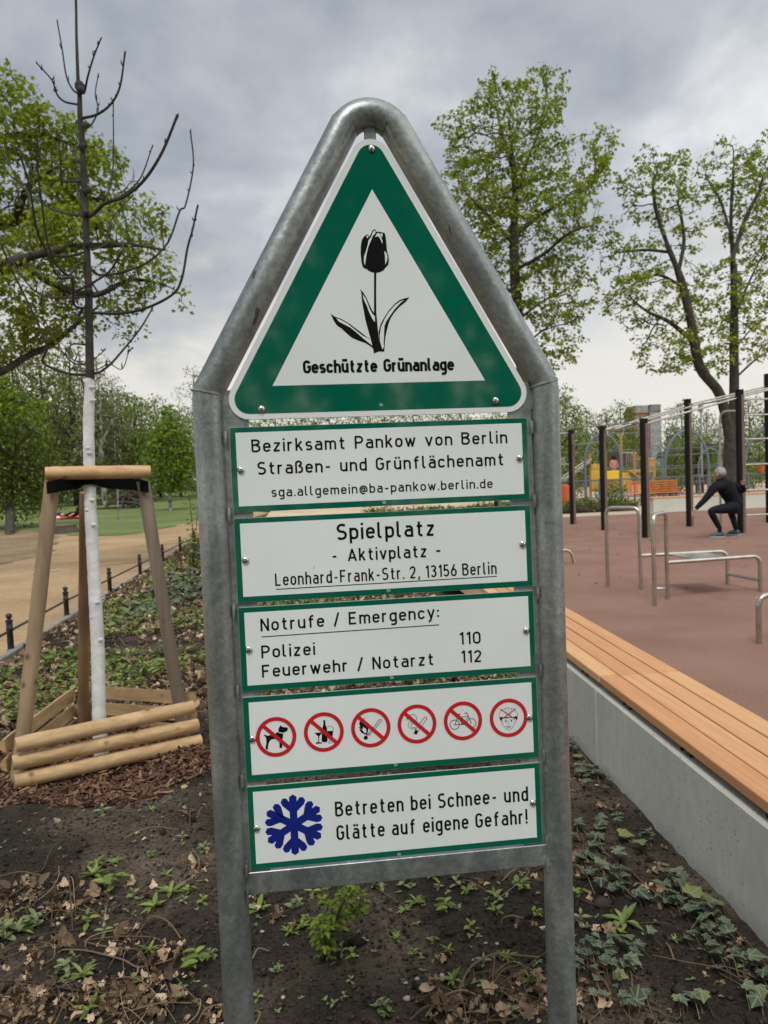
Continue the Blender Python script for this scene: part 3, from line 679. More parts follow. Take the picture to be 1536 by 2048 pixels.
def notice(z0, z1, label):
    p = MB().prism(rrect(-.3, .3, z1, z0, .002), 0.0, .0028).build('notice_plate', M['plate_edge'], sign, False, True); p['label'] = label
    MB().flat_poly(rrect(-.2995, .2995, z1+.0005, z0-.0005, .002), Y1).build('green_border', M['green'], p, False, True)
    MB().flat_poly([(-.2885, z1+.0118), (.2885, z1+.0118), (.2885, z0-.0105), (-.2885, z0-.0105)], Y2).build('white_field', M['plate_white'], p, False, True)
    return p
def underline(mb, c, a, e, wd):
    m_ = MB(); ribbon(m_, [sp(*c(a)), sp(*c(e))], wd, Y3); mb.append((m_, 'underline'))
p1 = notice(0, -.1672, 'white plate naming the district office and its email address')
b = []; line(b, c3, 'Bezirksamt Pankow von Berlin', (143, 192), (1298, 150), .0255); line(b, c3, 'Straßen- und Grünflächenamt', (170, 293), (1283, 250), .0255)
line(b, c3, 'sga.allgemein@ba-pankow.berlin.de', (233, 393), (1232, 352), .0190, t=.145); letters(b, p1)
maker_mark(p1, sp(768, 1007.5))
for q in ((94, 271), (1352, 217)): screw(p1, sp(*c3(q)))
p2 = notice(-.1788, -.346, 'white plate reading Spielplatz with the street address')
b = []; line(b, c3, 'Spielplatz', (528, 588), (970, 568), .0325); line(b, c3, '-', (505, 686), (531, 685), .0255); line(b, c3, 'Aktivplatz', (577, 683), (935, 665), .0255); line(b, c3, '-', (973, 660), (1000, 659), .0255)
line(b, c3, 'Leonhard-Frank-Str. 2, 13156 Berlin', (250, 795), (1250, 740), .0250, t=.13, gap=.17, space=.36); underline(b, c3, (253, 810), (1250, 751), .0017); underline(b, c3, (422, 718), (428, 704), .0006)
letters(b, p2)
maker_mark(p2, sp(777, 1183.5))
for q in ((115, 678), (1366, 606)): screw(p2, sp(*c3(q)))
p3 = notice(-.3552, -.5227, 'white plate listing the emergency telephone numbers')
b = []; line(b, c4s, 'Notrufe / Emergency:', (143, 216), (973, 153), .0255); underline(b, c4s, (147, 241), (973, 185), .0018)
line(b, c4s, 'Polizei', (147, 341), (397, 325), .0255); line(b, c4s, 'Feuerwehr / Notarzt', (150, 431), (950, 372), .0255)
line(b, c4s, '110', (1067, 277), (1167, 272), .0252); line(b, c4s, '112', (1075, 362), (1172, 358), .0252); letters(b, p3)
maker_mark(p3, sp(783.5, 1357.5))
for q in ((88, 300), (1377, 211)): screw(p3, sp(*c4s(q)))
p4 = notice(-.5341, -.7021, 'white plate with six red prohibition pictograms')
maker_mark(p4, sp(791, 1531.5))
p5 = notice(-.7135, -.8813, 'white plate with a blue snowflake and winter warning')
b = []; line(b, c7, 'Betreten bei Schnee- und', (490, 310), (1388, 236), .0305, t=.14, gap=.17, space=.40); line(b, c7, 'Glätte auf eigene Gefahr!', (497, 420), (1385, 341), .0305, t=.14, gap=.17, space=.40)
letters(b, p5)
maker_mark(p5, sp(798, 1710.5))
for q in ((124, 363), (1409, 244)): screw(p5, sp(*c7(q)))
b = MB(); sx0, sz0 = sp(588, 1649)
for k in range(6):
    a = math.radians(90+60*k); ca, sa = math.cos(a), math.sin(a)
    def T(u, vv): return (sx0+ca*u-sa*vv, sz0+sa*u+ca*vv)
    b.flat_poly([T(-.004, -.0075), T(.0565, -.0075), T(.0615, 0), T(.0565, .0075), T(-.004, .0075)], Y3-.00005*k)
    for sg in (-1, 1):
        b.flat_poly([T(.022, sg*.002), T(.0400, sg*.0215), T(.0475, sg*.0245), T(.0545, sg*.0205), T(.0545, sg*.0130), T(.0385, sg*.002)][::sg], Y3-.00003*k-.00002)
b.build('snowflake_emblem', M['blue'], p5, False, True)

# six prohibition pictograms
cA5 = crop(480, 1340, 4.8); cA6 = crop(780, 1340, 4.5176)
def circ(c, r, n=40): return [(c[0]+r*math.cos(2*math.pi*i/n), c[1]+r*math.sin(2*math.pi*i/n)) for i in range(n)]
def pictogram(cpx, cr, blacks, lines, whites=(), slash=None, label=''):
    c = sp(*cpx); bm_ = MB()
    for poly in blacks: bm_.flat_poly(P_(cr, poly), Y3)
    for pl, wd in lines: ribbon(bm_, P_(cr, pl), wd, Y3-.00005)
    o = bm_.build('pictogram', M['black'], p4, False, True); o['label'] = label
    if whites:
        wm = MB()
        for poly in whites: wm.flat_poly(P_(cr, poly), Y4)
        wm.build('pictogram_highlight', M['plate_white'], p4, False, True)
    rm = MB(); ribbon(rm, (lambda q: q+[q[0]])(circ(c, .0362)), .0076, Y4-.0001)
    if slash is None:
        d = .0335*math.sqrt(.5); ribbon(rm, [(c[0]-d, c[1]+d*.97), (c[0]+d, c[1]-d*.97)], .0076, Y4-.00015)
    else:
        for pl in slash: ribbon(rm, P_(cr, pl), .0017, Y4-.00015)
    rm.build('prohibition_ring', M['red'], p4, False, True)
pictogram((552.3, 1473.3), cA5, [[(390, 527), (408, 545), (455, 550), (461, 565), (452, 585), (430, 595), (415, 602), (412, 640), (406, 680), (405, 745), (380, 748), (378, 690), (372, 665), (330, 660), (300, 665), (280, 690), (270, 720), (268, 762), (248, 760), (246, 742), (254, 700), (250, 660), (246, 640), (233, 632), (230, 620), (245, 620), (258, 630), (330, 615), (352, 600), (372, 588), (368, 570), (376, 550)]], [], [[(368, 594), (418, 601), (418, 608), (368, 601)]], label='black dog pictogram')
pictogram((647.7, 1463.5), cA5, [[(800, 480), (818, 480), (820, 520), (832, 560), (836, 600), (840, 680), (830, 690), (800, 692), (784, 682), (786, 600), (790, 560), (800, 520)], [(713, 602), (790, 597), (760, 636), (757, 690), (790, 695), (785, 703), (727, 707), (727, 697), (750, 690), (752, 637)], [(830, 585), (895, 582), (886, 645), (862, 652), (838, 620)]], [([(834, 560), (836, 545), (862, 538), (885, 542), (898, 555), (894, 582)], .0007), ([(862, 650), (858, 688), (845, 694), (868, 702), (885, 697)], .0006)], label='bottle and glasses pictogram')
pictogram((741.5, 1455), cA5, [[(1200, 446), (1192, 475), (1208, 497), (1227, 530), (1232, 560), (1227, 590), (1217, 622), (1195, 615), (1165, 600), (1143, 568), (1160, 573), (1138, 543), (1155, 546), (1143, 512), (1158, 482), (1167, 502), (1187, 470)], circ((1207, 649), 20, 16)], [([(1225, 617), (1338, 473), (1350, 472), (1361, 482), (1358, 494), (1240, 627), (1225, 617)], .0009), ([(1208, 640), (1232, 612)], .0015), ([(1236, 618), (1347, 480)], .0006)], [[(1182, 540), (1197, 562), (1206, 552), (1213, 590), (1206, 606), (1186, 592), (1165, 560), (1180, 566)]], label='burning match pictogram')
pictogram((833.8, 1447.4), cA6, [[(228, 536), (256, 549), (240, 583), (213, 572)]], [([(228, 536), (312, 424), (322, 422), (333, 432), (330, 442), (256, 549)], .0010), ([(150, 440), (160, 413), (190, 398), (222, 404), (240, 425), (238, 450), (215, 472), (192, 488), (190, 505), (205, 520), (228, 518), (238, 535)], .0008), ([(143, 438), (165, 440), (150, 455)], .0007), ([(200, 462), (172, 470), (162, 492), (170, 515), (195, 530), (225, 530)], .0008)], label='smoking cigarette pictogram')
pictogram((925.7, 1441.2), cA6, [], [((lambda q: q+[q[0]])(circ((583, 492), 42, 26)), .0013), ((lambda q: q+[q[0]])(circ((735, 478), 41, 26)), .0013), ([(583, 494), (655, 489), (708, 418), (610, 425), (583, 494)], .0013), ([(610, 415), (655, 489)], .0013), ([(598, 405), (634, 397)], .0022), ([(672, 390), (692, 385), (700, 400), (735, 482)], .0014), ([(640, 489), (668, 487)], .0022)], label='bicycle pictogram')
pictogram((1016.9, 1435.2), cA6, [[(985, 428), (1000, 424), (1030, 436), (1108, 428), (1135, 414), (1153, 420), (1146, 452), (1128, 436), (1105, 424), (1030, 424), (1012, 438), (1002, 465)], circ((1046, 463), 7, 10), circ((1096, 459), 7, 10)], [([(985, 430), (985, 392), (1005, 365), (1035, 346), (1070, 340), (1110, 346), (1140, 375), (1153, 405), (1150, 425)], .0006), ([(1040, 346), (1050, 380), (1055, 420)], .0005), ([(1066, 342), (1068, 380)], .0005), ([(1100, 345), (1090, 380), (1085, 420)], .0005), ([(1010, 440), (1018, 490), (1042, 526), (1072, 541), (1106, 521), (1126, 480), (1130, 432)], .0006), ([(1003, 455), (1006, 480), (1017, 485)], .0005), ([(1138, 448), (1138, 474), (1128, 480)], .0005), ([(1034, 453), (1046, 449), (1058, 453)], .0006), ([(1084, 450), (1096, 446), (1108, 449)], .0006), ([(1070, 460), (1063, 488), (1080, 490)], .0005), ([(1044, 505), (1070, 520), (1095, 503)], .0007), ([(1050, 507), (1070, 512), (1090, 505)], .0005)], slash=[[(995, 350), (1120, 436)], [(1135, 346), (1035, 424)], [(1005, 440), (1035, 424)], [(1118, 436), (1140, 425)]], label='helmeted head pictogram crossed out in red')
for q, cr in (((120, 660), cA5), ((1258, 425), cA6)): screw(p4, sp(*cr(q)))

# ------------------------------------------------------------------ leaves and plants
HALF = {'maple': [(.10, -.02), (.46, .06), (.30, .24), (.60, .50), (.26, .56), (.20, .70)],
        'ivy': [(.27, -.13), (.50, .07), (.41, .25), (.50, .46), (.27, .62)],
        'oval': [(.18, .18), (.27, .45), (.20, .75)],
        'lance': [(.10, .20), (.155, .5), (.09, .8)],
        'dead': [(.10, .02), (.24, -.03), (.38, .06), (.40, .17), (.33, .25), (.42, .33), (.47, .46), (.40, .56), (.28, .55), (.25, .66), (.16, .82)],
        'chip': [(.09, .02), (.12, .5), (.08, .95)]}
def leaf_template(kind, bend=0.2, cup=0.2, wob=0.0, seed=0):
    """fan of triangles round the leaf's base; returns vertices, faces and the vein mask"""
    h = HALF[kind]; r = np.random.default_rng(seed)
    o = [(0, 0)]+h+[(0, 1)]+[(-x, y) for x, y in h[::-1]]
    v = np.array([(x, y, -bend*y*y+cup*abs(x)+(wob*(r.random()-.5) if wob else 0)) for x, y in o])
    if kind == 'dead':                      # crumpled: hub inside the blade, outline lifted and creased
        a_ = np.arange(len(o)); v[:, 2] += .10*np.sin(a_*1.3+seed)+.07*np.sin(a_*2.9+seed*2); v = np.vstack([[[0, .42, -.12+.1*math.sin(seed*3)]], v]); m_ = len(v)
        return v, np.array([(0, i, i+1 if i+1 < m_ else 1) for i in range(1, m_)]), np.zeros(m_)
    n = len(o); f = [(0, i, i+1) for i in range(1, n-1)]
    vein = np.zeros(n); vein[0] = 1
    k = len(h)
    if kind == 'ivy': tips = [2, 4, k+1, n-2, n-4]
    else: tips = [k+1]
    for i in tips: vein[i] = 1
    return v, np.array(f), vein
def frames(yaw, tilt, roll):
    cy, sy = np.cos(yaw), np.sin(yaw); ct, st = np.cos(tilt), np.sin(tilt); cr, sr = np.cos(roll), np.sin(roll)
    Rz = np.zeros((len(yaw), 3, 3)); Rz[:, 0, 0] = cy; Rz[:, 0, 1] = -sy; Rz[:, 1, 0] = sy; Rz[:, 1, 1] = cy; Rz[:, 2, 2] = 1
    Rx = np.zeros_like(Rz); Rx[:, 0, 0] = 1; Rx[:, 1, 1] = ct; Rx[:, 1, 2] = -st; Rx[:, 2, 1] = st; Rx[:, 2, 2] = ct
    Ry = np.zeros_like(Rz); Ry[:, 1, 1] = 1; Ry[:, 0, 0] = cr; Ry[:, 0, 2] = sr; Ry[:, 2, 0] = -sr; Ry[:, 2, 2] = cr
    return Rz @ Rx @ Ry
class Leaves:
    def __init__(s): s.v = []; s.f = []; s.a = []; s.n = 0
    def add(s, tpl, pos, size, yaw, tilt, roll=None, stretch=None):
        v, f, a = tpl; pos = np.asarray(pos, float); k = len(pos)
        if k == 0: return s
        roll = np.zeros(k) if roll is None else roll
        Rm = frames(np.asarray(yaw, float), np.asarray(tilt, float), np.asarray(roll, float))
        vv = np.einsum('nij,vj->nvi', Rm, v)*np.asarray(size, float)[:, None, None]+pos[:, None, :]
        s.v.append(vv.reshape(-1, 3)); s.f.append((f[None]+s.n+np.arange(k)[:, None, None]*len(v)).reshape(-1, 3)); s.a.append(np.tile(a, k)); s.n += k*len(v)
        return s
    def build(s, name, m, parent=None):
        return np_mesh(name, np.concatenate(s.v), np.concatenate(s.f), m, parent, False, {'vein': np.concatenate(s.a)})

def grow(limbs, attr, step, kill, r, jitter=.25, max_it=150, droop=0.0, limb_step=None):
    """space colonisation from the given limbs towards the points of the crown"""
    pos = []; par = []
    for lb in limbs:
        pts = smooth_path(lb, 5); cur = None
        if pos:
            d = np.linalg.norm(np.array(pos)-pts[0], axis=1); cur = int(np.argmin(d))
        acc = 0
        for i, p in enumerate(pts):
            if cur is None: pos.append(p); par.append(-1); cur = 0; continue
            d = np.linalg.norm(p-pos[cur])
            if d < step*.8: continue
            k = int(round(d/step)) or 1; a = np.array(pos[cur])
            for j in range(1, k+1): pos.append(a+(p-a)*j/k); par.append(cur); cur = len(pos)-1
    nl = len(pos)
    P = np.array(pos); par = list(par)
    D = np.full(len(attr), 1e9); near = np.zeros(len(attr), int)
    def upd(lo, hi):
        for a0 in range(lo, hi, 256):
            blk = P[a0:min(hi, a0+256)]
            d = np.linalg.norm(attr[:, None]-blk[None], axis=2); j = d.argmin(1); m_ = d[np.arange(len(attr)), j]
            b_ = m_ < D; D[b_] = m_[b_]; near[b_] = j[b_]+a0
    first = max(0, int(nl*0.0)); upd(first, nl)
    alive = D > kill
    for it in range(max_it):
        attr = attr[alive]; D = D[alive]; near = near[alive]
        if len(attr) == 0: break
        u, inv = np.unique(near, return_inverse=True)
        dv = attr-P[near]; dv /= np.linalg.norm(dv, axis=1)[:, None]+1e-9
        S = np.zeros((len(u), 3)); np.add.at(S, inv, dv)
        S /= np.linalg.norm(S, axis=1)[:, None]+1e-9
        S += r.normal(0, jitter, S.shape); S[:, 2] -= droop; S /= np.linalg.norm(S, axis=1)[:, None]
        lo = len(P); P = np.vstack([P, P[u]+S*step]); par += list(u)
        upd(lo, len(P)); alive = D > kill
    return P, np.array(par), nl
def tree_mesh(P, par, r_tip, r_base, seg_big=8, min_r=0.0, root_flare=1.0):
    n = len(P); kids = [[] for _ in range(n)]
    for i in range(n):
        if par[i] >= 0: kids[par[i]].append(i)
    tips = np.zeros(n)
    for i in range(n-1, -1, -1):
        if not kids[i]: tips[i] = 1
        if par[i] >= 0: tips[par[i]] += tips[i]
    p = math.log(max(tips[0], 2))/math.log(r_base/r_tip)
    R_ = r_tip*tips**(1/p)
    mb = MB(); done = np.zeros(n, bool); stack = [0]
    while stack:
        st = stack.pop()
        ch = [par[st], st] if par[st] >= 0 else [st]
        cur = st
        while kids[cur]:
            ks = sorted(kids[cur], key=lambda q: -R_[q]); stack += ks[1:]; cur = ks[0]; ch.append(cur)
        if len(ch) < 2: continue
        rr = [min(R_[q], R_[ch[1]]*1.0) if k == 0 else R_[q] for k, q in enumerate(ch)]
        big = max(rr); seg = seg_big if big > .06 else (6 if big > .025 else (4 if big > .012 else 3))
        mb.tube(P[ch], rr, seg, cap=False)
    return mb, R_, kids
def ellipsoid_points(ells, n, r, hollow=0.0):
    vol = np.array([e[3]*e[4]*e[5] for e in ells]); cnt = r.multinomial(n, vol/vol.sum()); out = []
    for e, k in zip(ells, cnt):
        d = r.normal(size=(k, 3)); d /= np.linalg.norm(d, axis=1)[:, None]
        out.append(np.array(e[:3])+d*(np.array(e[3:6]))*((hollow+(1-hollow)*r.random(k))**(1/3))[:, None])
    return np.concatenate(out)
def leafy_tree(name, label, limbs, ells, n_attr, step, kill, leaf_m, leaf_size, per, r_tip, r_base, seed, group=None, kind='maple', twig=0.02, bark='bark', jitter=.22, spread=1.0, hollow=0.15, keep=1.0, cat='tree', clump=1.1):
    r = np.random.default_rng(seed)
    base = limbs[0][0]
    t = thing(name, label, cat, base, group)
    limbs = [[np.array(base, float)-np.array([0, 0, .25])]+list(limbs[0])[1:]]+list(limbs[1:])
    attr = ellipsoid_points(ells, n_attr, r, hollow)
    P, par, nl = grow([np.array(l, float) for l in limbs], attr, step, kill, r, jitter)
    mb, R_, kids = tree_mesh(P, par, r_tip, r_base)
    mb.build('trunk', M[bark], t, True, sharp=None)
    cn = vnoise(P[:, 0]*clump+P[:, 1]*clump*.6+50, P[:, 2]*clump+50, seed); pr_ = keep*np.clip(.25+1.9*(cn-.12), .12, 1.15)
    idx = np.array([i for i in range(nl, len(P)) if R_[i] < twig and r.random() < pr_[i]])
    L = Leaves(); k = per*len(idx); src = np.repeat(idx, per)
    off = r.normal(0, 1, (k, 3))*np.array([1, 1, .75])*leaf_size*.75*spread
    pos = P[src]+off
    yaw = np.arctan2(off[:, 1], off[:, 0])-math.pi/2+r.normal(0, .6, k)
    tilt = -np.abs(r.normal(.45, .45, k)); sz = leaf_size*r.uniform(.6, 1.2, k)
    for q in range(3):
        s_ = slice(q, None, 3)
        L.add(leaf_template(kind, .25*q, .15-.2*q, 0, q), pos[s_], sz[s_], yaw[s_], tilt[s_], r.normal(0, .45, k)[s_])
    L.build('crown', M[leaf_m], t)
    return t
def P3(pts): return [at(*q) for q in pts]
def px_ell(px, py, depth, rx_px, rz_px, ry=None):
    c = at(px, py, depth); k = depth/F_PX
    return (*c, rx_px*k, (ry if ry else rx_px*k), rz_px*k)

# --- maple right of the sign
d = 26
tb_ = on_ground(1052, 1010); base = at(1050, 1000, d); base[2] = 0
leafy_tree('maple_tree', 'tall slender spring maple standing just behind the right edge of the sign', [
    [base, *P3([(1046, 800, d), (1037, 640, d), (1030, 560, d), (1028, 470, d), (1030, 380, d-.3), (1020, 260, d-.2)])],
    P3([(1027, 490, d), (985, 440, d-1), (950, 405, d-1.6), (920, 370, d-2)]), P3([(1030, 470, d), (1090, 425, d+1), (1150, 395, d+1.5), (1215, 330, d+2)]),
    P3([(1030, 540, d), (1085, 510, d-1), (1140, 465, d-2), (1190, 450, d-2)]), P3([(1031, 400, d), (1052, 330, d+.6), (1085, 240, d+1), (1095, 160, d+1)]),
    P3([(1022, 330, d), (1000, 250, d+.8), (985, 180, d+1)]), P3([(1036, 640, d), (1090, 600, d+1), (1130, 590, d+1.5)]), P3([(1040, 700, d), (1080, 665, d-1), (1120, 640, d-2)]),
    P3([(1031, 590, d), (985, 560, d+1), (960, 540, d+2)])],
    [px_ell(1010, 300, d, 130, 130), px_ell(1085, 200, d, 62, 82), px_ell(980, 190, d, 48, 55), px_ell(1160, 340, d, 75, 80), px_ell(935, 400, d, 60, 110), px_ell(1060, 450, d, 150, 110), px_ell(1110, 590, d, 90, 70), px_ell(1115, 690, d, 60, 60), px_ell(930, 280, d, 55, 60), px_ell(900, 255, d, 38, 36), px_ell(905, 350, d-.5, 36, 45), px_ell(1205, 300, d+1, 38, 55)],
    2300, .22, .26, 'spring_maple_leaf', .112, 10, .008, .19, 11, keep=.82, spread=1.05)
# --- maple with two leaning stems
d = 27
base = at(1458, 1000, d); base[2] = 0
leafy_tree('maple_tree', 'spring maple forking low into two long stems behind the climbing rig', [
    [base, *P3([(1462, 900, d), (1468, 790, d), (1468, 700, d), (1468, 560, d+.2), (1465, 500, d+.3), (1462, 430, d+.2), (1468, 330, d)])],
    P3([(1460, 880, d), (1440, 790, d-.4), (1400, 735, d-.7), (1383, 650, d-1), (1362, 560, d-1.2), (1335, 490, d-1.4), (1312, 420, d-1.5), (1305, 370, d-1.5)]),
    P3([(1395, 690, d-.8), (1340, 645, d-1.4), (1290, 620, d-2), (1245, 580, d-2.4)]), P3([(1358, 570, d-1.2), (1320, 550, d-.4), (1290, 555, d)]),
    P3([(1345, 505, d-1.3), (1290, 500, d-.8), (1235, 505, d-.4)]), P3([(1466, 640, d), (1500, 560, d+1), (1530, 500, d+1.6)]), P3([(1464, 520, d), (1490, 440, d+.6), (1520, 380, d+1)]),
    P3([(1462, 470, d), (1440, 400, d+.5), (1410, 350, d+1)]), P3([(1468, 700, d), (1510, 650, d-1), (1536, 640, d-1.5)]), P3([(1467, 760, d), (1510, 720, d+.8), (1540, 700, d+1.2)]), P3([(1358, 540, d-1.2), (1368, 480, d-1), (1360, 420, d-1)])],
    [px_ell(1300, 370, d-1.2, 78, 72), px_ell(1345, 330, d-1, 40, 36), px_ell(1265, 500, d-.6, 75, 85), px_ell(1370, 440, d-.8, 50, 90), px_ell(1455, 340, d+.4, 72, 70), px_ell(1500, 420, d+.8, 70, 110), px_ell(1290, 600, d-1.4, 85, 70), px_ell(1330, 700, d-1.2, 70, 55), px_ell(1430, 590, d, 70, 80), px_ell(1510, 620, d+.6, 60, 110), px_ell(1420, 700, d, 70, 50), px_ell(1540, 330, d+1, 50, 80)],
    2200, .22, .26, 'spring_maple_leaf', .112, 9, .008, .25, 12, keep=.72, spread=1.05)
# --- maple beyond the right edge of the frame
d = 29
base = at(1640, 1000, d); base[2] = 0
leafy_tree('maple_tree', 'spring maple reaching into view from beyond the right edge', [
    [base, *P3([(1640, 800, d), (1625, 600, d), (1600, 420, d), (1580, 300, d)])],
    P3([(1630, 640, d), (1570, 560, d-1), (1525, 530, d-1.6)]), P3([(1610, 480, d), (1560, 400, d), (1530, 330, d)]), P3([(1632, 700, d), (1570, 660, d+1), (1520, 655, d+1)])],
    [px_ell(1545, 330, d, 55, 75), px_ell(1560, 480, d, 75, 90), px_ell(1560, 640, d, 70, 80), px_ell(1650, 420, d, 90, 200)],
    700, .26, .32, 'spring_maple_leaf', .135, 5, .008, .22, 13, keep=.7)
# --- the big maple whose crown hangs in from the left
d = 13
base = at(-270, 1100, d); base[2] = 0
leafy_tree('maple_tree', 'broad spring maple hanging its drooping boughs in from the left edge', [
    [base, *P3([(-262, 900, d), (-240, 700, d), (-200, 500, d), (-150, 330, d), (-90, 220, d)])],
    P3([(-250, 830, d), (-120, 800, d+.2), (0, 745, d+.2), (55, 712, d+.2), (105, 688, d+.3), (150, 650, d+.5), (200, 610, d+.8)]),
    P3([(-215, 560, d), (-80, 470, d+.6), (30, 440, d+.9), (120, 410, d+1)]), P3([(-170, 380, d), (-60, 300, d+.6), (60, 270, d+1), (150, 290, d+1.4)]),
    P3([(-225, 620, d), (-90, 580, d-.6), (40, 520, d-.8), (150, 495, d-.6), (260, 490, d-.2), (330, 500, d)]), P3([(40, 520, d-.8), (110, 570, d-.6), (190, 590, d), (260, 560, d+.3), (330, 570, d+.5), (370, 595, d+.5)]),
    P3([(30, 740, d+.2), (45, 760, d+.3), (52, 790, d+.2), (44, 815, d+.1)]), P3([(120, 410, d+1), (200, 400, d+1), (270, 420, d+1)]), P3([(30, 440, d+.9), (60, 370, d+.4), (120, 330, d)])],
    [px_ell(20, 240, d+.6, 95, 95), px_ell(110, 300, d+1, 95, 75), px_ell(200, 360, d+1, 85, 70), px_ell(60, 420, d+.5, 110, 90), px_ell(270, 450, d+.4, 78, 62), px_ell(170, 480, d, 120, 70), px_ell(60, 560, d-.4, 100, 90), px_ell(290, 540, d+.2, 75, 45), px_ell(100, 640, d+.3, 100, 55), px_ell(255, 600, d+.4, 60, 35), px_ell(250, 650, d+.6, 40, 40), px_ell(365, 600, d+.5, 28, 20), px_ell(20, 690, d+.2, 50, 40), px_ell(-60, 300, d, 90, 140)],
    4300, .125, .145, 'spring_maple_leaf', .080, 8, .0045, .24, 14, keep=.84, clump=2.2, spread=1.15, twig=.014)
# --- dark bushy tree on the dirt verge
d = 31
base = on_ground(18, 1070); dd = 30.5
leafy_tree('bushy_tree', 'dark dense bushy tree with yellow-green upper boughs beside the sandy path', [
    [base, *P3([(22, 1000, dd), (30, 930, dd), (30, 860, dd), (25, 800, dd)])], P3([(24, 980, dd), (70, 940, dd-.8), (110, 930, dd-1.2)]), P3([(28, 920, dd), (-20, 880, dd+.6), (-60, 860, dd+1)]), P3([(30, 900, dd), (70, 860, dd+.4), (90, 840, dd+.6)])],
    [px_ell(20, 990, dd, 95, 60), px_ell(75, 950, dd, 62, 55), px_ell(90, 1000, dd-.5, 40, 42), px_ell(-30, 920, dd, 80, 90), px_ell(30, 900, dd, 70, 50)],
    1500, .19, .22, 'dark_shrub_leaf', .15, 7, .008, .16, 15, kind='oval', twig=.05, spread=1.3)
dd = 29
base = at(-45, 1080, dd); base[2] = 0
leafy_tree('maple_tree', 'yellow-green young maple behind the dark bushy tree at the left edge', [
    [base, *P3([(-40, 960, dd), (-10, 860, dd), (20, 810, dd), (30, 780, dd)])]], [px_ell(15, 830, dd, 75, 62), px_ell(60, 850, dd, 38, 42), px_ell(-40, 800, dd, 70, 90)],
    800, .19, .22, 'bright_maple_leaf', .14, 6, .008, .14, 16, twig=.05, spread=1.2)
# --- small bright maple on the lawn
base = on_ground(341, 1020); dd = float((M_CAM @ (base-C_CAM))[2])
mt = leafy_tree('maple_tree', 'small fresh green maple with a pale stem standing alone on the lawn', [
    [base, *P3([(340, 985, dd), (339, 930, dd), (338, 880, dd), (337, 820, dd)])], P3([(339, 950, dd), (365, 905, dd-.3)]), P3([(339, 940, dd), (310, 900, dd+.3)]), P3([(338, 900, dd), (360, 860, dd+.3)])],
    [px_ell(338, 935, dd, 52, 50), px_ell(340, 880, dd, 42, 50), px_ell(335, 835, dd, 22, 35), px_ell(370, 930, dd, 30, 40), px_ell(305, 925, dd, 26, 38)],
    1500, .20, .22, 'bright_maple_leaf', .17, 7, .009, .10, 17, twig=.06, spread=1.2, bark='birch')

# --- background trees: three kinds, each built once and copied
def wood_tree(label, h, rx, leaf_m, seed, bark='bark', n=620, lf=.26, per=6, group='trees of the woods beyond the lawn', low=.18, keep=.9):
    z0 = h*low
    return leafy_tree('woodland_tree', label, [[(0, 0, 0), (.1, .05, h*.3), (-.05, 0, h*.6), (.1, .1, h*.92)], [(0.05, 0, h*.35), (rx*.4, .3, h*.5), (rx*.7, .3, h*.62)], [(0, 0, h*.42), (-rx*.4, -.3, h*.55), (-rx*.65, 0, h*.7)], [(0, 0, h*.5), (0, rx*.5, h*.66)]],
        [(0, 0, z0+(h-z0)*.32, rx, rx, (h-z0)*.34), (0, 0, z0+(h-z0)*.68, rx*.72, rx*.72, (h-z0)*.33), (rx*.35, .3, h*.5, rx*.6, rx*.6, h*.2), (-rx*.4, .2, h*.62, rx*.5, rx*.5, h*.18)],
        n, .42, .46, leaf_m, lf, per, .014, h*.018, seed, group=group, twig=.1, bark=bark, spread=1.4, keep=keep, kind='oval')
lab_o = 'tall olive-green thinly leaved tree in the woods beyond the lawn'
lab_f = 'fresh green leafy tree in the woods beyond the lawn'
lab_b = 'pale birch with fine hanging twigs at the edge of the lawn woods'
protos = {'o': wood_tree(lab_o, 10, 2.6, 'olive_wood_leaf', 21, low=.05, n=1100), 'f': wood_tree(lab_f, 9, 3.0, 'fresh_wood_leaf', 22, low=.03, n=1200), 'b': wood_tree(lab_b, 11, 2.2, 'pale_wood_leaf', 23, bark='birch', n=420, lf=.18, per=5, low=.2)}
used = set(); tree_i = 0
def plant(kind, px, depth, top_py, label=None, group=None, sx=1.0, name=None):
    """stand a copy at a compass bearing and distance with its top as high as in the photo"""
    global tree_i
    p = at(px, 960, depth); p[2] = -.05; top = at(px, top_py, depth)[2]
    o = protos[kind] if kind not in used else copy_tree(protos[kind]); used.add(kind)
    o.location = [float(q) for q in p]; h = {'o': 10, 'f': 9, 'b': 11}[kind]
    k = top/h; o.scale = (k*sx, k*sx, k); o.rotation_euler = (0, 0, tree_i*2.4); tree_i += 1
    if label: o['label'] = label
    if group: o['group'] = group
    if name: o.name = name
    return o
for k, px, dp, ty in (('o', 150, 60, 690), ('o', 95, 66, 680), ('f', 225, 70, 775), ('o', 205, 58, 775), ('o', 250, 64, 770), ('f', 275, 62, 785), ('f', 320, 74, 790), ('o', 290, 80, 800), ('f', 360, 78, 820), ('o', 180, 76, 720), ('f', 120, 78, 740), ('o', 40, 70, 650),
    ('f', 400, 72, 815), ('f', 445, 66, 808), ('o', 500, 70, 800), ('f', 555, 64, 806), ('f', 610, 68, 812), ('o', 665, 66, 815), ('f', 720, 64, 806), ('f', 775, 68, 800), ('o', 830, 66, 805), ('f', 880, 62, 812), ('f', 930, 66, 818), ('o', -20, 66, 640), ('f', 60, 56, 800)):
    plant(k, px, dp, ty)
for px, dp, ty, lb in ((208, 57, 700, 'white-stemmed birch with twin pale trunks at the far end of the lawn'), (395, 66, 725, 'pale birch rising just left of the sign post'), (236, 63, 745, 'slim pale birch in the middle of the lawn woods')):
    plant('b', px, dp, ty, lb, 'birches by the lawn')
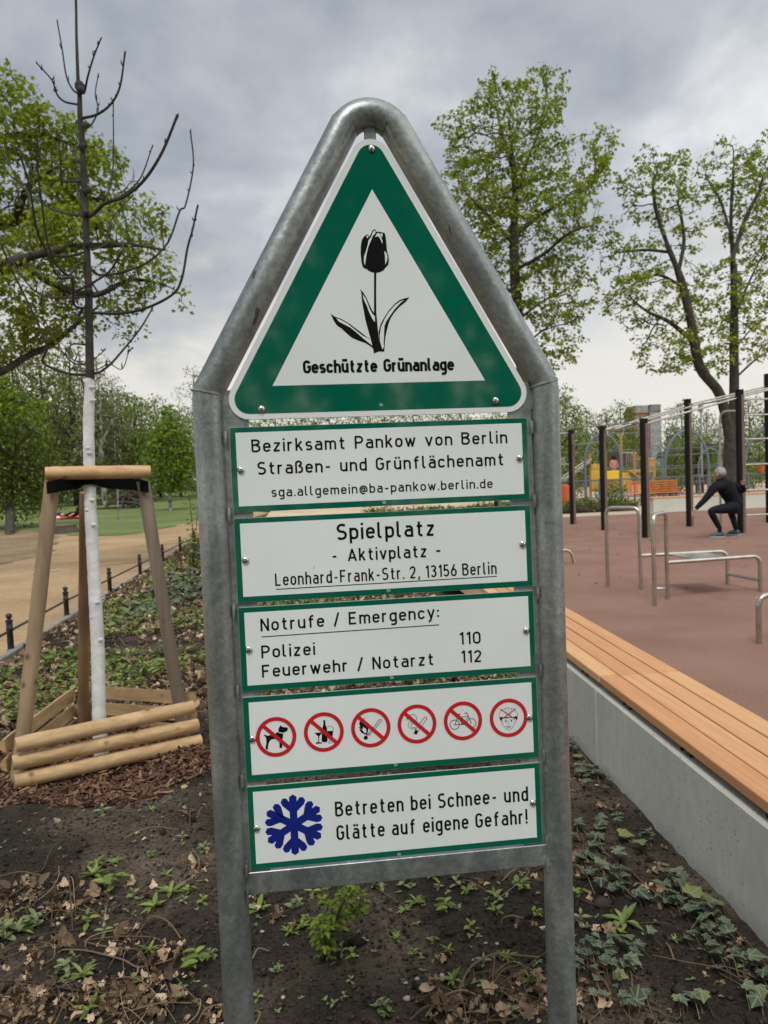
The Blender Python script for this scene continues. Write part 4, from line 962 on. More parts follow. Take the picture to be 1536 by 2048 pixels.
for k, (x, y, h) in enumerate(((-7.5, -12, 15), (-3.2, -15, 17), (0.8, -12.5, 15), (4.6, -16, 17), (8.6, -13, 14), (-11, -16, 16))):
    o = copy_tree(protos['f' if k % 2 else 'o']); o.location = (x, y, -.05); o.scale = (h/9,)*3; o['label'] = 'leafy tree behind the photographer mirrored in the green print of the sign'; o['group'] = 'trees behind the photographer'; o.rotation_euler = (0, 0, k*1.9)
for k, (px, dp, ty) in enumerate(((-120, 62, 690), (-260, 66, 720), (-420, 60, 700), (-600, 64, 740), (1700, 60, 760), (1850, 66, 780), (2020, 60, 770))):
    plant('f' if k % 2 else 'o', px, dp, ty)
gp_ = 'trees behind the playground'
for k, px, dp, ty, lb in (('f', 1120, 50, 770, 'leafy tree rising beside the right post of the sign'), ('f', 1175, 60, 815, None), ('f', 1245, 66, 800, None), ('o', 1215, 58, 820, None), ('f', 1262, 120, 850, None), ('f', 1366, 62, 800, None), ('f', 1385, 58, 850, None), ('o', 1415, 70, 820, None), ('f', 1500, 60, 790, None), ('f', 1560, 56, 780, None), ('f', 1440, 64, 850, None), ('o', 1135, 64, 790, None), ('o', 1352, 80, 850, None), ('f', 1620, 60, 760, None), ('f', 1060, 62, 800, None), ('f', 990, 64, 815, None), ('f', 1350, 48, 875, None), ('f', 1400, 50, 860, None), ('f', 1448, 47, 880, None), ('f', 1236, 54, 855, None), ('f', 1160, 55, 850, None), ('f', 1520, 49, 850, None), ('f', 1310, 50, 925, 'low leafy shrubby tree in front of the grey tower')):
    plant(k, px, dp, ty, lb or 'fresh green tree in the belt behind the playground', gp_)

# ------------------------------------------------------------------ young bare tree with a whitewashed stem
TB = on_ground(203, 1503); TD = float((M_CAM @ (TB-C_CAM))[2])
yt = thing('young_tree', 'young bare street tree with a whitewashed lower stem held by a timber tripod', 'tree', TB)
cY = crop(0, 0, 2.56)
trunk_px = [(387, -60, 13), (390, 60, 13), (392, 200, 14), (400, 420, 19), (405, 470, 26), (408, 500, 24), (410, 600, 27), (420, 700, 29), (428, 900, 31), (438, 1100, 34), (445, 1300, 36), (454, 1500, 39), (457, 1700, 41), (459, 1850, 44), (460, 1930, 46), (460, 1960, 46)]
def yw(x, y, dd=0.0): return at(*cY((x, y)), TD+dd)
TK = TD/F_PX/2.56/2
tp = np.array([yw(x, y) for x, y, _ in trunk_px]); tr_ = np.array([w_ for *_, w_ in trunk_px])*TK
tb2 = MB().tube(smooth_path(tp, 4), np.interp(np.linspace(0, len(tp)-1, (len(tp)-1)*4+1), range(len(tp)), tr_), 12)
tb2.tube([yw(402, 425), yw(410, 445), yw(415, 470)], [.024, .031, .02], 9)
tb2.tube([yw(405, 455, -.02), yw(418, 462, -.03), yw(432, 468, -.03)], [.02, .024, .018], 9)
for x, y in ((425, 745), (447, 975), (436, 1085), (452, 1245), (455, 1490), (440, 640)):
    tb2.tube([yw(x-17, y, -.02), yw(x, y+3, -.035), yw(x+17, y, -.02)], [.012, .022, .012], 8)
tb2.build('trunk', M['young_bark'], yt, True)
lw = [(179.5, 757, 18), (178.5, 800, 20), (177, 840, 21), (177.5, 880, 21), (178, 905, 22), (179, 945, 21), (180, 985, 22), (181, 1025, 22.5), (183, 1050, 24), (185, 1100, 23), (188, 1150, 24), (191, 1205, 25), (194, 1260, 25), (196, 1310, 26), (197, 1360, 26), (198, 1420, 26), (200, 1470, 27), (203, 1503, 28), (204, 1525, 29)]
n_ = 90; q_ = np.linspace(0, 1, n_); yy_ = np.array([a[1] for a in lw], float); ys_ = np.linspace(757, 1525, n_)
xs_ = np.interp(ys_, yy_, [a[0] for a in lw]); ws_ = np.interp(ys_, yy_, [a[2] for a in lw])
ws_ = ws_*(1+.035*np.sin(ys_*.21)*np.sin(ys_*.047+1)+.03*rng.normal(size=n_).cumsum()*0)
pw = np.array([at(x, y, TD) for x, y in zip(xs_, ys_)])
wb2 = MB().tube(pw, ws_*TD/F_PX/2*1.02, 18)
for x, y, w_ in ((184, 774, 6), (186, 800, 7), (175, 896, 7), (178, 906, 8), (182, 1000, 7), (175, 1020, 6), (186, 1050, 8), (193, 1205, 8), (200, 1280, 7), (185, 1235, 7)):
    c_ = at(x, y, TD-ws_.mean()*TD/F_PX/2*.86); wb2.tube([c_+np.array([-.016, .006, 0]), c_, c_+np.array([.016, .006, 0])], [.006, w_*.0017, .006], 8)
wb2.build('whitewash', M['whitewash'], yt, True)['label'] = 'white painted lower stem'
BR = [([(400, 480), (370, 455), (340, 390), (318, 250), (293, 108)], 7, .2), ([(435, 465), (450, 390), (480, 290), (517, 198)], 7, -.25), ([(395, 535), (330, 520), (290, 480), (265, 410), (187, 322)], 6.5, -.3),
 ([(425, 605), (500, 585), (570, 530), (615, 440), (640, 270)], 9, -.2), ([(425, 668), (470, 635), (502, 560), (488, 480), (503, 382)], 6, .3), ([(425, 1070), (397, 980), (388, 800), (398, 660)], 7, .35),
 ([(440, 930), (330, 930), (318, 940), (308, 800), (290, 670)], 7, -.2), ([(540, 1010), (560, 960), (580, 840), (580, 530)], 6.5, .2), ([(450, 1110), (490, 1085), (540, 1040), (640, 1005), (740, 920), (830, 780), (908, 592)], 13, -.4),
 ([(560, 1030), (640, 990), (720, 910), (780, 750)], 6.5, .1), ([(430, 1105), (330, 1090), (230, 1050), (110, 950), (0, 750)], 8, .5), ([(440, 1290), (350, 1310), (270, 1300), (235, 1200), (215, 1050), (190, 850), (190, 700)], 8.5, -.3),
 ([(445, 1335), (390, 1360), (345, 1410), (250, 1300), (190, 1180), (150, 950), (105, 800)], 9, -.55), ([(470, 1280), (540, 1250), (555, 1180), (580, 1110), (680, 1000)], 6.5, .45), ([(470, 1380), (520, 1410), (640, 1390), (760, 1340), (860, 1240), (920, 1080), (950, 1050), (990, 850), (975, 670)], 8.5, .3),
 ([(375, 1500), (470, 1450), (560, 1390), (628, 1280)], 8, -.5), ([(475, 1515), (560, 1475), (650, 1455), (700, 1380)], 6, .5), ([(445, 1580), (380, 1560), (368, 1430), (300, 1420), (240, 1290)], 9, -.3), ([(440, 1520), (330, 1525), (220, 1515), (130, 1440), (60, 1330), (10, 1210)], 7.5, .3),
 ([(465, 1600), (600, 1605), (740, 1580), (880, 1510), (930, 1430), (960, 1270), (985, 1180), (1012, 1055)], 10, -.2), ([(445, 1920), (340, 1910), (220, 1855), (240, 1780), (190, 1650), (120, 1500), (60, 1380), (5, 1250)], 9, -.2), ([(455, 1915), (510, 1905), (570, 1860), (640, 1780), (720, 1680), (780, 1580)], 9, .2),
 ([(440, 1765), (365, 1765), (360, 1830), (430, 1865)], 6, -.2), ([(440, 1865), (380, 1860), (320, 1800), (270, 1720), (230, 1640)], 5.5, .3), ([(455, 1895), (500, 1890), (560, 1865), (625, 1890), (660, 1800), (680, 1785)], 4, -.15), ([(480, 1840), (540, 1790)], 4, .1), ([(420, 1580), (400, 1630), (380, 1660)], 9, -.1)]
rb = np.random.default_rng(5)
for k, (pts, wd, dz) in enumerate(BR):
    n0 = len(pts); L_ = smooth_path([yw(x, y, dz*(i/(n0-1))**1.0) for i, (x, y) in enumerate(pts)], 5)
    f_ = np.linspace(0, 1, len(L_)); rr = wd*TK*1.5*(1.12-.5*f_)
    m_ = MB().tube(L_, rr, 7)
    for j in range(2+len(L_)//4):                     # buds and short spurs
        i = int(rb.integers(len(L_)//3, len(L_)-1)); dv = rb.normal(size=3); dv[2] = abs(dv[2]); dv /= np.linalg.norm(dv); ln = rb.uniform(.010, .03)
        m_.tube([L_[i], L_[i]+dv*ln*.6+np.array([0, 0, ln*.2]), L_[i]+dv*ln*.7+np.array([0, 0, ln*.75])], [.0036, .0042, .0012], 5)
    m_.tube([L_[-2], L_[-1], L_[-1]+(L_[-1]-L_[-2])*.15+np.array([.003, 0, .006])], [rr[-1], rr[-1]*1.25, .002], 6)
    m_.build('branch', M['young_bark'], yt, True)
# thin wire tie round the lowest fork
MB().tube(smooth_path([yw(470, 1860, -.1), yw(400, 1850, -.1), yw(420, 1885, -.12), yw(500, 1893, -.1)], 5), .002, 5).build('wire_tie', M['iron'], yt, True)

# ------------------------------------------------------------------ timber tripod guard
def mid(a, b, t=.5): return a+(b-a)*t
gd = thing('tree_guard', 'timber tripod guard of three splayed poles with half-round log rails round the young tree', 'tree guard', TB+np.array([0, -.2, 0]))
dL = float((M_CAM @ (on_ground(33, 1560)-C_CAM))[2]); dR = float((M_CAM @ (on_ground(365, 1475)-C_CAM))[2])
L0 = on_ground(38, 1545); L1 = at(106, 950, dL+.30)
R0 = on_ground(368, 1468); R1 = at(286, 962, dR-.05)
B0 = on_ground(166, 1452); B1 = at(171, 985, TD+.10)
def pole(a, b, r, m_, nm, label):
    n = 14; P = np.array([mid(a, b, i/n) for i in range(n+1)]); rr = r*(1+.025*np.sin(np.arange(n+1)*1.7))
    o = MB().tube(P, rr, 18).build(nm, M[m_], gd, True); o['label'] = label
k_ = dL/F_PX
L0b = L0+(L0-L1)*.03; pole(L0b, L1, 15.5*k_, 'pole_wood', 'pole', 'pale peeled pole on the left')
pole(R0+(R0-R1)*.03, R1, 14.5*k_, 'grey_wood', 'pole', 'weathered grey pole')
pole(B0+(B0-B1)*.03, B1, 13.0*k_, 'brown_wood', 'pole', 'brown pole behind the stem')
xa, xb = at(90, 947, dL+.24), at(300, 943, dR-.10)
def half_log(a, b, r, m_, nm, flat_dir, label=None, bow=0.0):
    """half-round rail from a to b; the flat side faces flat_dir"""
    ax = (b-a)/np.linalg.norm(b-a); fd = np.array(flat_dir, float); fd -= ax*np.dot(fd, ax); fd /= np.linalg.norm(fd); up = np.cross(ax, fd)
    prof = [(r*math.cos(math.radians(a_)), r*math.sin(math.radians(a_))) for a_ in np.linspace(90, 270, 13)]
    n = 10; vv = []
    for i in range(n+1):
        c_ = mid(a, b, i/n); kk = 1+.02*math.sin(i*1.9)
        k2 = .93 if i in (0, n) else 1.0
        for u, v_ in prof: vv.append(c_+fd*u*kk*k2+up*v_*kk*k2)
    m = len(prof); f = [(i*m+j, i*m+(j+1) % m, (i+1)*m+(j+1) % m, (i+1)*m+j) for i in range(n) for j in range(m)]
    f += [tuple(range(m))[::-1], tuple(range(n*m, n*m+m))]
    o = MB().add(vv, f).build(nm, M[m_], gd, True, sharp=35)
    if label: o['label'] = label
cen = (L0+R0+B0)/3
fr = np.array([.5, -1, 0.]); fr = np.array([(R0-L0)[1], -(R0-L0)[0], 0]); fr /= np.linalg.norm(fr)
half_log(xa, xb, 14.5*k_, 'crossbar_wood', 'crossbar', -fr, 'half-round crossbar joining the pole tops')
# black webbing ties from the pole tops to the stem
def strap(pts, w_, nm):
    pts = smooth_path(pts, 5); m_ = MB(); vv = []
    for i, p in enumerate(pts):
        vv += [p+np.array([0, 0, w_/2]), p-np.array([0, 0, w_/2]), p+np.array([0, .004, -w_/2]), p+np.array([0, .004, w_/2])]
    n = len(pts); f = [(i*4+j, i*4+(j+1) % 4, (i+1)*4+(j+1) % 4, (i+1)*4+j) for i in range(n-1) for j in range(4)]
    m_.add(vv, f+[(0, 1, 2, 3), (4*n-4, 4*n-1, 4*n-2, 4*n-3)]).build(nm, M['strap'], gd, False)
sw = 26*k_
stem = at(178, 962, TD)
strap([at(93, 976, dL+.27-.055), at(108, 973, dL+.27-.065), at(124, 970, dL+.26), mid(at(124, 970, dL+.26), stem, .6), stem+np.array([-.02, -.046, .012]), stem+np.array([.045, -.02, .012]), stem+np.array([.04, .035, 0])], sw, 'strap')
strap([at(297, 974, dR-.10), at(284, 972, dR-.11), at(268, 969, dR-.05), mid(at(268, 969, dR-.05), stem, .65), stem+np.array([.04, -.042, .012]), stem+np.array([-.02, -.05, .014]), stem+np.array([-.05, 0, 0])], sw, 'strap')
# front rails (round side out)
for (ax_, ay_), (bx_, by_), lb in (((30, 1490), (386, 1414), 'topmost log rail in front'), ((24, 1526), (395, 1450), 'middle log rail in front'), ((28, 1563), (401, 1481), 'lowest log rail in front')):
    half_log(at(ax_, ay_, dL-.02), at(bx_, by_, dR-.02), 16.0*k_, 'rail_wood', 'rail', -fr, lb)
# side rails seen from inside: flat faces towards the stem
def inward(a, b):
    d_ = np.array([(b-a)[1], -(b-a)[0], 0]); d_ /= np.linalg.norm(d_)
    return d_ if np.dot(cen-a, d_) > 0 else -d_
for h_, lb in ((.275, 'top'), (.165, 'middle'), (.06, 'lowest')):
    a = np.array([L0[0]-.060, L0[1]-.01, h_-.115]); bq = np.array([B0[0]-.05, B0[1]+.02, h_-.06]); half_log(a, bq, 15*k_, 'rail_wood', 'rail', inward(a, bq), lb+' log rail on the path side')
    a = np.array([B0[0]-.03, B0[1]+.05, h_-.05]); bq = np.array([R0[0]+.06, R0[1]+.06, h_-.07]); half_log(a, bq, 15*k_, 'rail_wood', 'rail', inward(a, bq), lb+' log rail at the back')

# ------------------------------------------------------------------ low iron fence along the path
fe = thing('low_fence', 'low black iron post-and-rail fence edging the sandy path', 'fence', (-3.0, 8, 0))
fy = [4.45, 6.29, 8.12, 10.05, 11.95, 13.85, 15.75, 17.65, 19.55]
def fx(y): return -3.03+max(0, y-8)*.030
for y in fy:
    x = fx(y)
    MB().lathe((x, y, -.03), [(.036, 0), (.036, .05), (.030, .055), (.030, .24), (.034, .245), (.034, .26), (.030, .265), (.030, .315), (.036, .32), (.036, .335), (.018, .345), (.016, .352), (.026, .362), (.031, .378), (.026, .394), (.012, .403)], 14).build('post', M['iron'], fe, True)
for a, c in zip(fy[:-1], fy[1:]):
    MB().tube([(fx(a), a, .20), (fx((a+c)/2), (a+c)/2, .20), (fx(c), c, .20)], .0135, 8).build('rail', M['iron'], fe, True)
MB().tube([(fx(4.45), 4.45, .20), (-3.03, 2.6, .20)], .0135, 8).build('rail', M['iron'], fe, True)

# ------------------------------------------------------------------ concrete wall with a timber seat
def line_x(y): return 1.235+.0430*y            # front face of the wall
bw = thing('bench_wall', 'long low concrete wall topped with a larch plank seat beside the rubber floor', 'bench', (1.3, 2.3, 0))
dirv = np.array([.0430, 1.0]); dirv /= np.linalg.norm(dirv); nrm = np.array([dirv[1], -dirv[0]])
ang = math.atan2(dirv[0], dirv[1]); RB = [[math.cos(ang), math.sin(ang), 0], [-math.sin(ang), math.cos(ang), 0], [0, 0, 1]]
def wall_pt(y, off_, z): return np.array([line_x(y)+nrm[0]*off_, y+nrm[1]*off_, z])
for a, c in ((-3.4, -.68), (-.672, 2.306), (2.314, 5.50)):
    m_ = MB().box(wall_pt((a+c)/2, .20, .205), (.40, (c-a), .43), RB, bev=.006); m_.build('wall_section', M['concrete'], bw)
for a, c in ((-3.4, -.70), (-.694, 2.290), (2.296, 5.50)):
    for k in range(4):
        m_ = MB().box(wall_pt((a+c)/2, .045+.1095*k+.020, .472+.0008*((k*7+int(c)) % 3)), (.1015, (c-a)-.004, .042), RB, bev=.0035); m_.build('plank', M['plank'], bw)
for y in np.arange(-3.0, 5.4, .62):
    MB().box(wall_pt(y, .215, .4355), (.36, .045, .030), RB).build('bearer', M['iron'], bw)
    MB().box(wall_pt(y+.06, .215, .4355), (.36, .012, .030), RB).build('bearer', M['iron'], bw)

# ------------------------------------------------------------------ far wall with seat, hedge, orange bench
fw = thing('bench_wall', 'distant low concrete wall with a thin timber seat beyond the rubber floor', 'bench', (14, 21.9, 0))
MB().box((17.6, 21.95, .19), (13.2, .42, .44), bev=.01).build('wall_section', M['concrete'], fw)
for k in range(3): MB().box((17.6, 21.80+.15*k, .435), (13.25, .135, .045), bev=.006).build('plank', M['plank'], fw)

# ------------------------------------------------------------------ climbing rig
rig = thing('climbing_rig', 'tall outdoor climbing rig of black posts and stainless steel bars', 'climbing frame', (9, 16, 0))
posts = {'p0': (5.05, 16.35, 2.45), 'p1': (7.16, 18.48, 2.50), 'p2': (7.12, 16.24, 2.47), 'p3': (7.09, 13.96, 2.48), 'p4': (9.19, 16.07, 3.03), 'p5': (9.22, 13.94, 3.02), 'p6': (11.20, 16.0, 3.57), 'p7': (11.30, 13.90, 3.57), 'p8': (5.10, 18.55, 2.5)}
for kx, (x, y, h) in posts.items():
    p_ = MB().box((x, y, h/2-.05), (.135, .125, h+.1), bev=.012).build('post', M['post_black'], rig)
    MB().box((x+.033, y-.0650, h/2-.06), (.060, .008, h-.04), bev=.002).build('face_strip', M['post_brown'], p_)
    MB().box((x, y, h+.012), (.135, .135, .03), bev=.008).build('post_cap', M['post_black'], p_)
def bar(a, c, r=.0185, name='bar'):
    MB().tube([a, mid(np.array(a, float), np.array(c, float)), c], r, 10).build(name, M['steel'], rig, True)
def T_(k, z, dx=0, dy=0): return np.array([posts[k][0]+dx, posts[k][1]+dy, z])
bar(T_('p1', 2.12), T_('p2', 2.12)); bar(T_('p8', 1.62), T_('p1', 1.62)); bar(T_('p2', 2.36), T_('p3', 2.36)); bar(T_('p0', 2.42, 0, .2), T_('p3', 2.44, 0, .2)); bar(T_('p8', 2.45), T_('p1', 2.45))
for a, c, z0, z1 in (('p2', 'p4', 2.38, 2.90), ('p3', 'p5', 2.38, 2.88), ('p4', 'p6', 2.92, 3.30), ('p5', 'p7', 2.90, 3.28)):
    bar(T_(a, z0), T_(c, z1), .021)
bar(T_('p2', 2.38, 0, -.75), T_('p4', 2.90, 0, -.75)); bar(T_('p4', 2.90, 0, -1.1), T_('p6', 3.28, 0, -1.1))
bar(T_('p4', 2.88), T_('p5', 2.88)); bar(T_('p6', 3.28), T_('p7', 3.28))
for z in (2.50, 1.99, 1.45, .90, .37, 2.83): bar(T_('p5', z), T_('p7', z))
for z in (.37, .9, 1.45, 1.99, 2.5): MB().box((posts['p5'][0]+.075, posts['p5'][1], z), (.05, .06, .075), bev=.006).build('bracket', M['post_black'], rig)
MB().tube(round_path([T_('p5', 2.60, -.02, .02), T_('p5', 2.62, -.27, .3), T_('p5', -.05, -.29, .32)], .35, 7), .025, 10).build('climbing_pole', M['steel'], rig, True)

# ------------------------------------------------------------------ dip bars and low rails on the rubber floor
ds = thing('dip_bar_station', 'stainless steel dip bars joined to low rails with a mesh board', 'exercise bars', (4.4, 7.5, 0))
A1, A2, B1_, B2_ = [np.array([*q, 0]) for q in ((3.76, 7.99), (4.05, 7.65), (3.70, 6.55), (4.02, 6.89))]
zc1 = np.array([0, 0, 1.]); R9 = .0245
for a, c, h in ((A1, A2, 1.03), (B1_, B2_, 1.01)):
    MB().tube(round_path([a-zc1*.05, a+zc1*h, c+zc1*h, c-zc1*.05], .10, 8), R9, 14).build('dip_bar', M['steel'], ds, True)
E1, E2 = np.array([5.19, 7.63, 0]), np.array([5.24, 7.01, 0])
for a, c in ((A2, E1), (B2_, E2)):
    MB().tube(round_path([a+zc1*.43, c+zc1*.43, c-zc1*.05], .11, 8), R9, 14).build('low_rail', M['steel'], ds, True)
MB().tube([E1+zc1*.14, mid(E1, E2)+zc1*.14, E2+zc1*.14], .02, 12).build('foot_bar', M['steel'], ds, True)
q0, q1, q2, q3 = mid(A2, E1, .30)+zc1*.435, mid(A2, E1, .72)+zc1*.435, mid(B2_, E2, .75)+zc1*.435, mid(B2_, E2, .33)+zc1*.435
MB().add([q0, q1, q2, q3, *[q-zc1*.012 for q in (q0, q1, q2, q3)]], [(0, 1, 2, 3), (7, 6, 5, 4), (0, 4, 5, 1), (1, 5, 6, 2), (2, 6, 7, 3), (3, 7, 4, 0)]).build('mesh_board', M['steel'], ds)
lb_ = thing('push_up_bar', 'low stainless steel push-up bar cut off by the right edge', 'exercise bars', (3.7, 4.61, 0))
MB().tube(round_path([(3.70, 4.61, -.05), (3.70, 4.61, .42), (4.55, 4.66, .42), (4.55, 4.66, -.05)], .11, 8), R9, 14).build('rail', M['steel'], lb_, True)
MB().tube([(3.75, 4.61, .42), (3.75, 4.62, .42)], .001, 4).build('weld', M['steel'], lb_)
lb_ = thing('push_up_bar', 'low stainless steel bar ending just right of the sign post', 'exercise bars', (4.23, 10.5, 0))
MB().tube(round_path([(2.6, 10.15, -.05), (2.6, 10.15, .30), (4.18, 10.5, .22), (4.25, 10.5, -.05)], .11, 8), R9, 14).build('rail', M['steel'], lb_, True)
MB().lathe((2.6, 10.15, -.0), [(.05, 0), (.05, .008), (.026, .01)], 12).build('base_flange', M['steel'], lb_, True)

# ------------------------------------------------------------------ playground beyond the rubber floor
cP = crop(1100, 750, 3.4128)
def pg(x, y, Y): return on_y(*cP((x, y)), Y)
def vpost(x, Y, ytop, r, m_, nm, parent, z0=-.05, seg=10):
    p = pg(x, 800, Y); z1 = pg(x, ytop, Y)[2]
    return MB().tube([(p[0], Y, z0), (p[0], Y, (z0+z1)/2), (p[0], Y, z1)], r, seg).build(nm, M[m_], parent, True)
def hrail(x0, y0, x1, y1, Y, r, m_, nm, parent):
    a, c = pg(x0, y0, Y), pg(x1, y1, Y); return MB().tube([a, mid(a, c), c], r, 8).build(nm, M[m_], parent, True)
def pbox(x0, x1, ytop, ybot, Y, dep, m_, nm, parent, yaw=0):
    a = pg(x0, ytop, Y); c = pg(x1, ybot, Y)
    return MB().box(((a[0]+c[0])/2, Y+dep/2, (a[2]+c[2])/2), (abs(c[0]-a[0]), dep, abs(a[2]-c[2])), bev=.015).build(nm, M[m_], parent)
# arched fences: hoops of blue-grey tube carrying thin horizontal rails
def arched_fence(label, Y, hoops, rails, x0, x1, r=.05):
    o = thing('arched_fence', label, 'fence', (15, Y, 0))
    for xl, xr, yt in hoops:
        a, c = pg(xl, 800, Y)[0], pg(xr, 800, Y)[0]; zt = pg((xl+xr)/2, yt, Y)[2]; rad = (c-a)/2; zs = max(zt-rad*1.5, .5)
        pts = [(a, Y, -.05), (a, Y, zs*.5), (a, Y, zs)]+[((a+c)/2-rad*math.cos(math.pi*k/16), Y, zs+(zt-zs)*math.sin(math.pi*k/16)) for k in range(1, 16)]+[(c, Y, zs), (c, Y, zs*.5), (c, Y, -.05)]
        MB().tube(pts, r, 10).build('hoop', M['bluegrey'], o, True)
    for z in rails:
        MB().tube([(x0, Y-.01, z), ((x0+x1)/2, Y-.01, z), (x1, Y-.01, z)], .018, 6).build('rail', M['bluegrey'], o, True)
    return o
arched_fence('front fence of wide blue-grey steel hoops with thin rails behind the climbing rig', 31.5, [(245, 487, 405), (790, 1085, 380), (1330, 1660, 365)], (2.92, 2.15, 1.36, .85), 9, 30, .055)
arched_fence('rear fence of narrower pale hoops between the play tower and the dark shelter', 37, [(680, 772, 480), (1018, 1180, 500), (500, 580, 525), (1150, 1240, 490)], (1.9, 1.2), 16, 32, .035)
rl = thing('metal_railing', 'low blue-grey railing of upright bars in front of the playground sand', 'railing', (16, 29.5, 0))
for z in (.16, .92): MB().tube([(8, 29.5, z), (18, 29.5, z), (30, 29.5, z)], .022, 6).build('rail', M['bluegrey'], rl, True)
m_ = MB()
for x in np.arange(8, 30, .155): m_.box((x, 29.5, .54), (.016, .016, .76))
m_.build('bars', M['bluegrey'], rl)
for x in np.arange(8, 30.1, 2.2): MB().box((x, 29.5, .47), (.06, .06, 1.04), bev=.005).build('post', M['bluegrey'], rl)
# play tower
pt = thing('play_tower', 'wooden play tower with yellow boards and a grey slide on its left', 'play tower', (15.5, 33.5, 0))
for x, yt, yo in ((277, 535, 0), (385, 520, 1.4), (493, 400, .9), (583, 520, 0), (716, 565, .2)): vpost(x, 33.5+yo, yt, .065, 'play_wood', 'post', pt)
pbox(278, 384, 612, 795, 33.4, .05, 'yellow', 'board_panel', pt); pbox(478, 560, 668, 800, 33.4, .05, 'yellow', 'board_panel', pt); pbox(388, 474, 655, 718, 33.2, .05, 'lemon', 'board_panel', pt); pbox(388, 474, 724, 800, 33.35, .05, 'yellow', 'board_panel', pt)
pbox(395, 590, 528, 612, 35.0, .06, 'shed', 'back_board', pt)
pbox(540, 722, 648, 662, 33.3, 1.3, 'play_wood', 'deck', pt); pbox(670, 716, 570, 648, 33.3, .05, 'play_wood', 'guard_board', pt)
hrail(590, 575, 716, 572, 33.35, .04, 'play_wood', 'guard_rail', pt); hrail(545, 655, 640, 720, 33.3, .05, 'play_wood', 'brace', pt); hrail(716, 655, 700, 720, 33.3, .05, 'play_wood', 'brace', pt)
a, c = pg(268, 588, 33.5), pg(85, 722, 33.0)
sdv = (c-a); sl = MB()
P_s = np.array([a, a+sdv*.1+np.array([0, 0, .0]), a+sdv*.5, a+sdv*.9, c, c+np.array([-.4, 0, 0])])
for off_, w_, zz in ((.28, .06, .09), (-.28, .06, .09)):
    sl.tube(P_s+np.array([0, off_, zz]), .035, 8)
vv = []
for p in P_s: vv += [p+np.array([0, -.28, 0]), p+np.array([0, .28, 0]), p+np.array([0, .28, -.03]), p+np.array([0, -.28, -.03])]
sl.add(vv, [(i*4+j, i*4+(j+1) % 4, (i+1)*4+(j+1) % 4, (i+1)*4+j) for i in range(5) for j in range(4)])
sl.build('slide', M['steel'], pt, True)
# climbing hoops on the tower
for x in (510, 540, 570):
    a = pg(x-18, 620, 34.2); zt = pg(x, 530, 34.2)[2]; MB().tube(round_path([(a[0], 34.2, a[2]), (a[0], 34.2, zt), (a[0]+.32, 34.2, zt), (a[0]+.32, 34.2, a[2])], .12, 6), .025, 8).build('hoop', M['steel'], pt, True)
# dark timber shelter, board platforms
sh = thing('timber_shelter', 'dark low timber shelter with a rounded roof behind the hoops', 'shelter', pg(1000, 700, 46))
a = pg(870, 700, 46); c = pg(1240, 460, 46); wd = c[0]-a[0]; cx = (a[0]+c[0])/2; zt = c[2]
MB().box((cx, 46.9, .95), (wd*.94, 1.6, 1.9)).build('wall', M['shed'], sh)
prof = [(cx-wd*.56, 1.8), (cx-wd*.50, 2.15), (cx-wd*.3, zt*.92), (cx, zt), (cx+wd*.3, zt*.95), (cx+wd*.5, 2.3), (cx+wd*.56, 1.9)]
MB().prism(prof, 45.7, 48.4).build('roof', M['dark_roof'], sh)
for k in range(5): MB().box((cx-wd*.46+wd*.23*k, 45.95, .9), (.14, .14, 1.8)).build('post', M['dark_roof'], sh)
MB().box((cx-wd*.25, 46.06, .8), (wd*.32, .05, 1.6), bev=.02).build('door', M['dark_roof'], sh)
for x0, x1, yt, yb, Y in ((955, 1090, 728, 742, 33.0), (1110, 1200, 700, 716, 36.0)):
    pl = thing('board_platform', 'low brown board platform on short posts in the play sand, '+('left of the squatting man' if x0 < 1000 else 'behind the squatting man'), 'platform', pg(x0, 800, Y))
    pbox(x0, x1, yt, yb, Y, 1.2, 'shed', 'deck', pl)
    for x in np.linspace(x0+8, x1-8, 4): vpost(x, Y+.2, yb, .07, 'shed', 'post', pl)
# bench with orange slats
pb = thing('park_bench', 'orange slatted park bench with a backrest behind the far concrete wall', 'bench', pg(700, 850, 27))
Yb = 26.0; xa_, xb_ = pg(535, 780, Yb)[0], pg(880, 780, Yb)[0]; lb__ = xb_-xa_
for k in range(5): MB().box(((xa_+xb_)/2, Yb+.05+.012*k, .50+.088*k), (lb__, .03, .062), bev=.008).build('back_slat', M['orange_wood'], pb)
for k in range(4): MB().box(((xa_+xb_)/2+.05, Yb-.08-.11*k, .435), (lb__*1.05, .095, .032), bev=.008).build('seat_slat', M['orange_wood'], pb)
for x in (xa_+.3, (xa_+xb_)/2, xb_-.3):
    MB().tube([(x, Yb+.17, .9), (x, Yb+.12, .45), (x, Yb+.14, -.02)], .025, 8).build('leg', M['iron'], pb, True); MB().tube([(x, Yb+.02, .41), (x, Yb-.4, .41), (x, Yb-.42, -.02)], .025, 8).build('leg', M['iron'], pb, True)
g0 = on_ground(*cP((760, 1457)), .004); ps = MB(); ps.add([g0+np.array(q) for q in ((-.06, -.03, .002), (.06, -.02, .006), (.065, .03, .002), (-.05, .035, .012))], [(0, 1, 2, 3)]); tag(ps.build('paper_scrap', M['whitecloth']), 'small white scrap of paper on the rubber floor by the dip bars', 'litter')
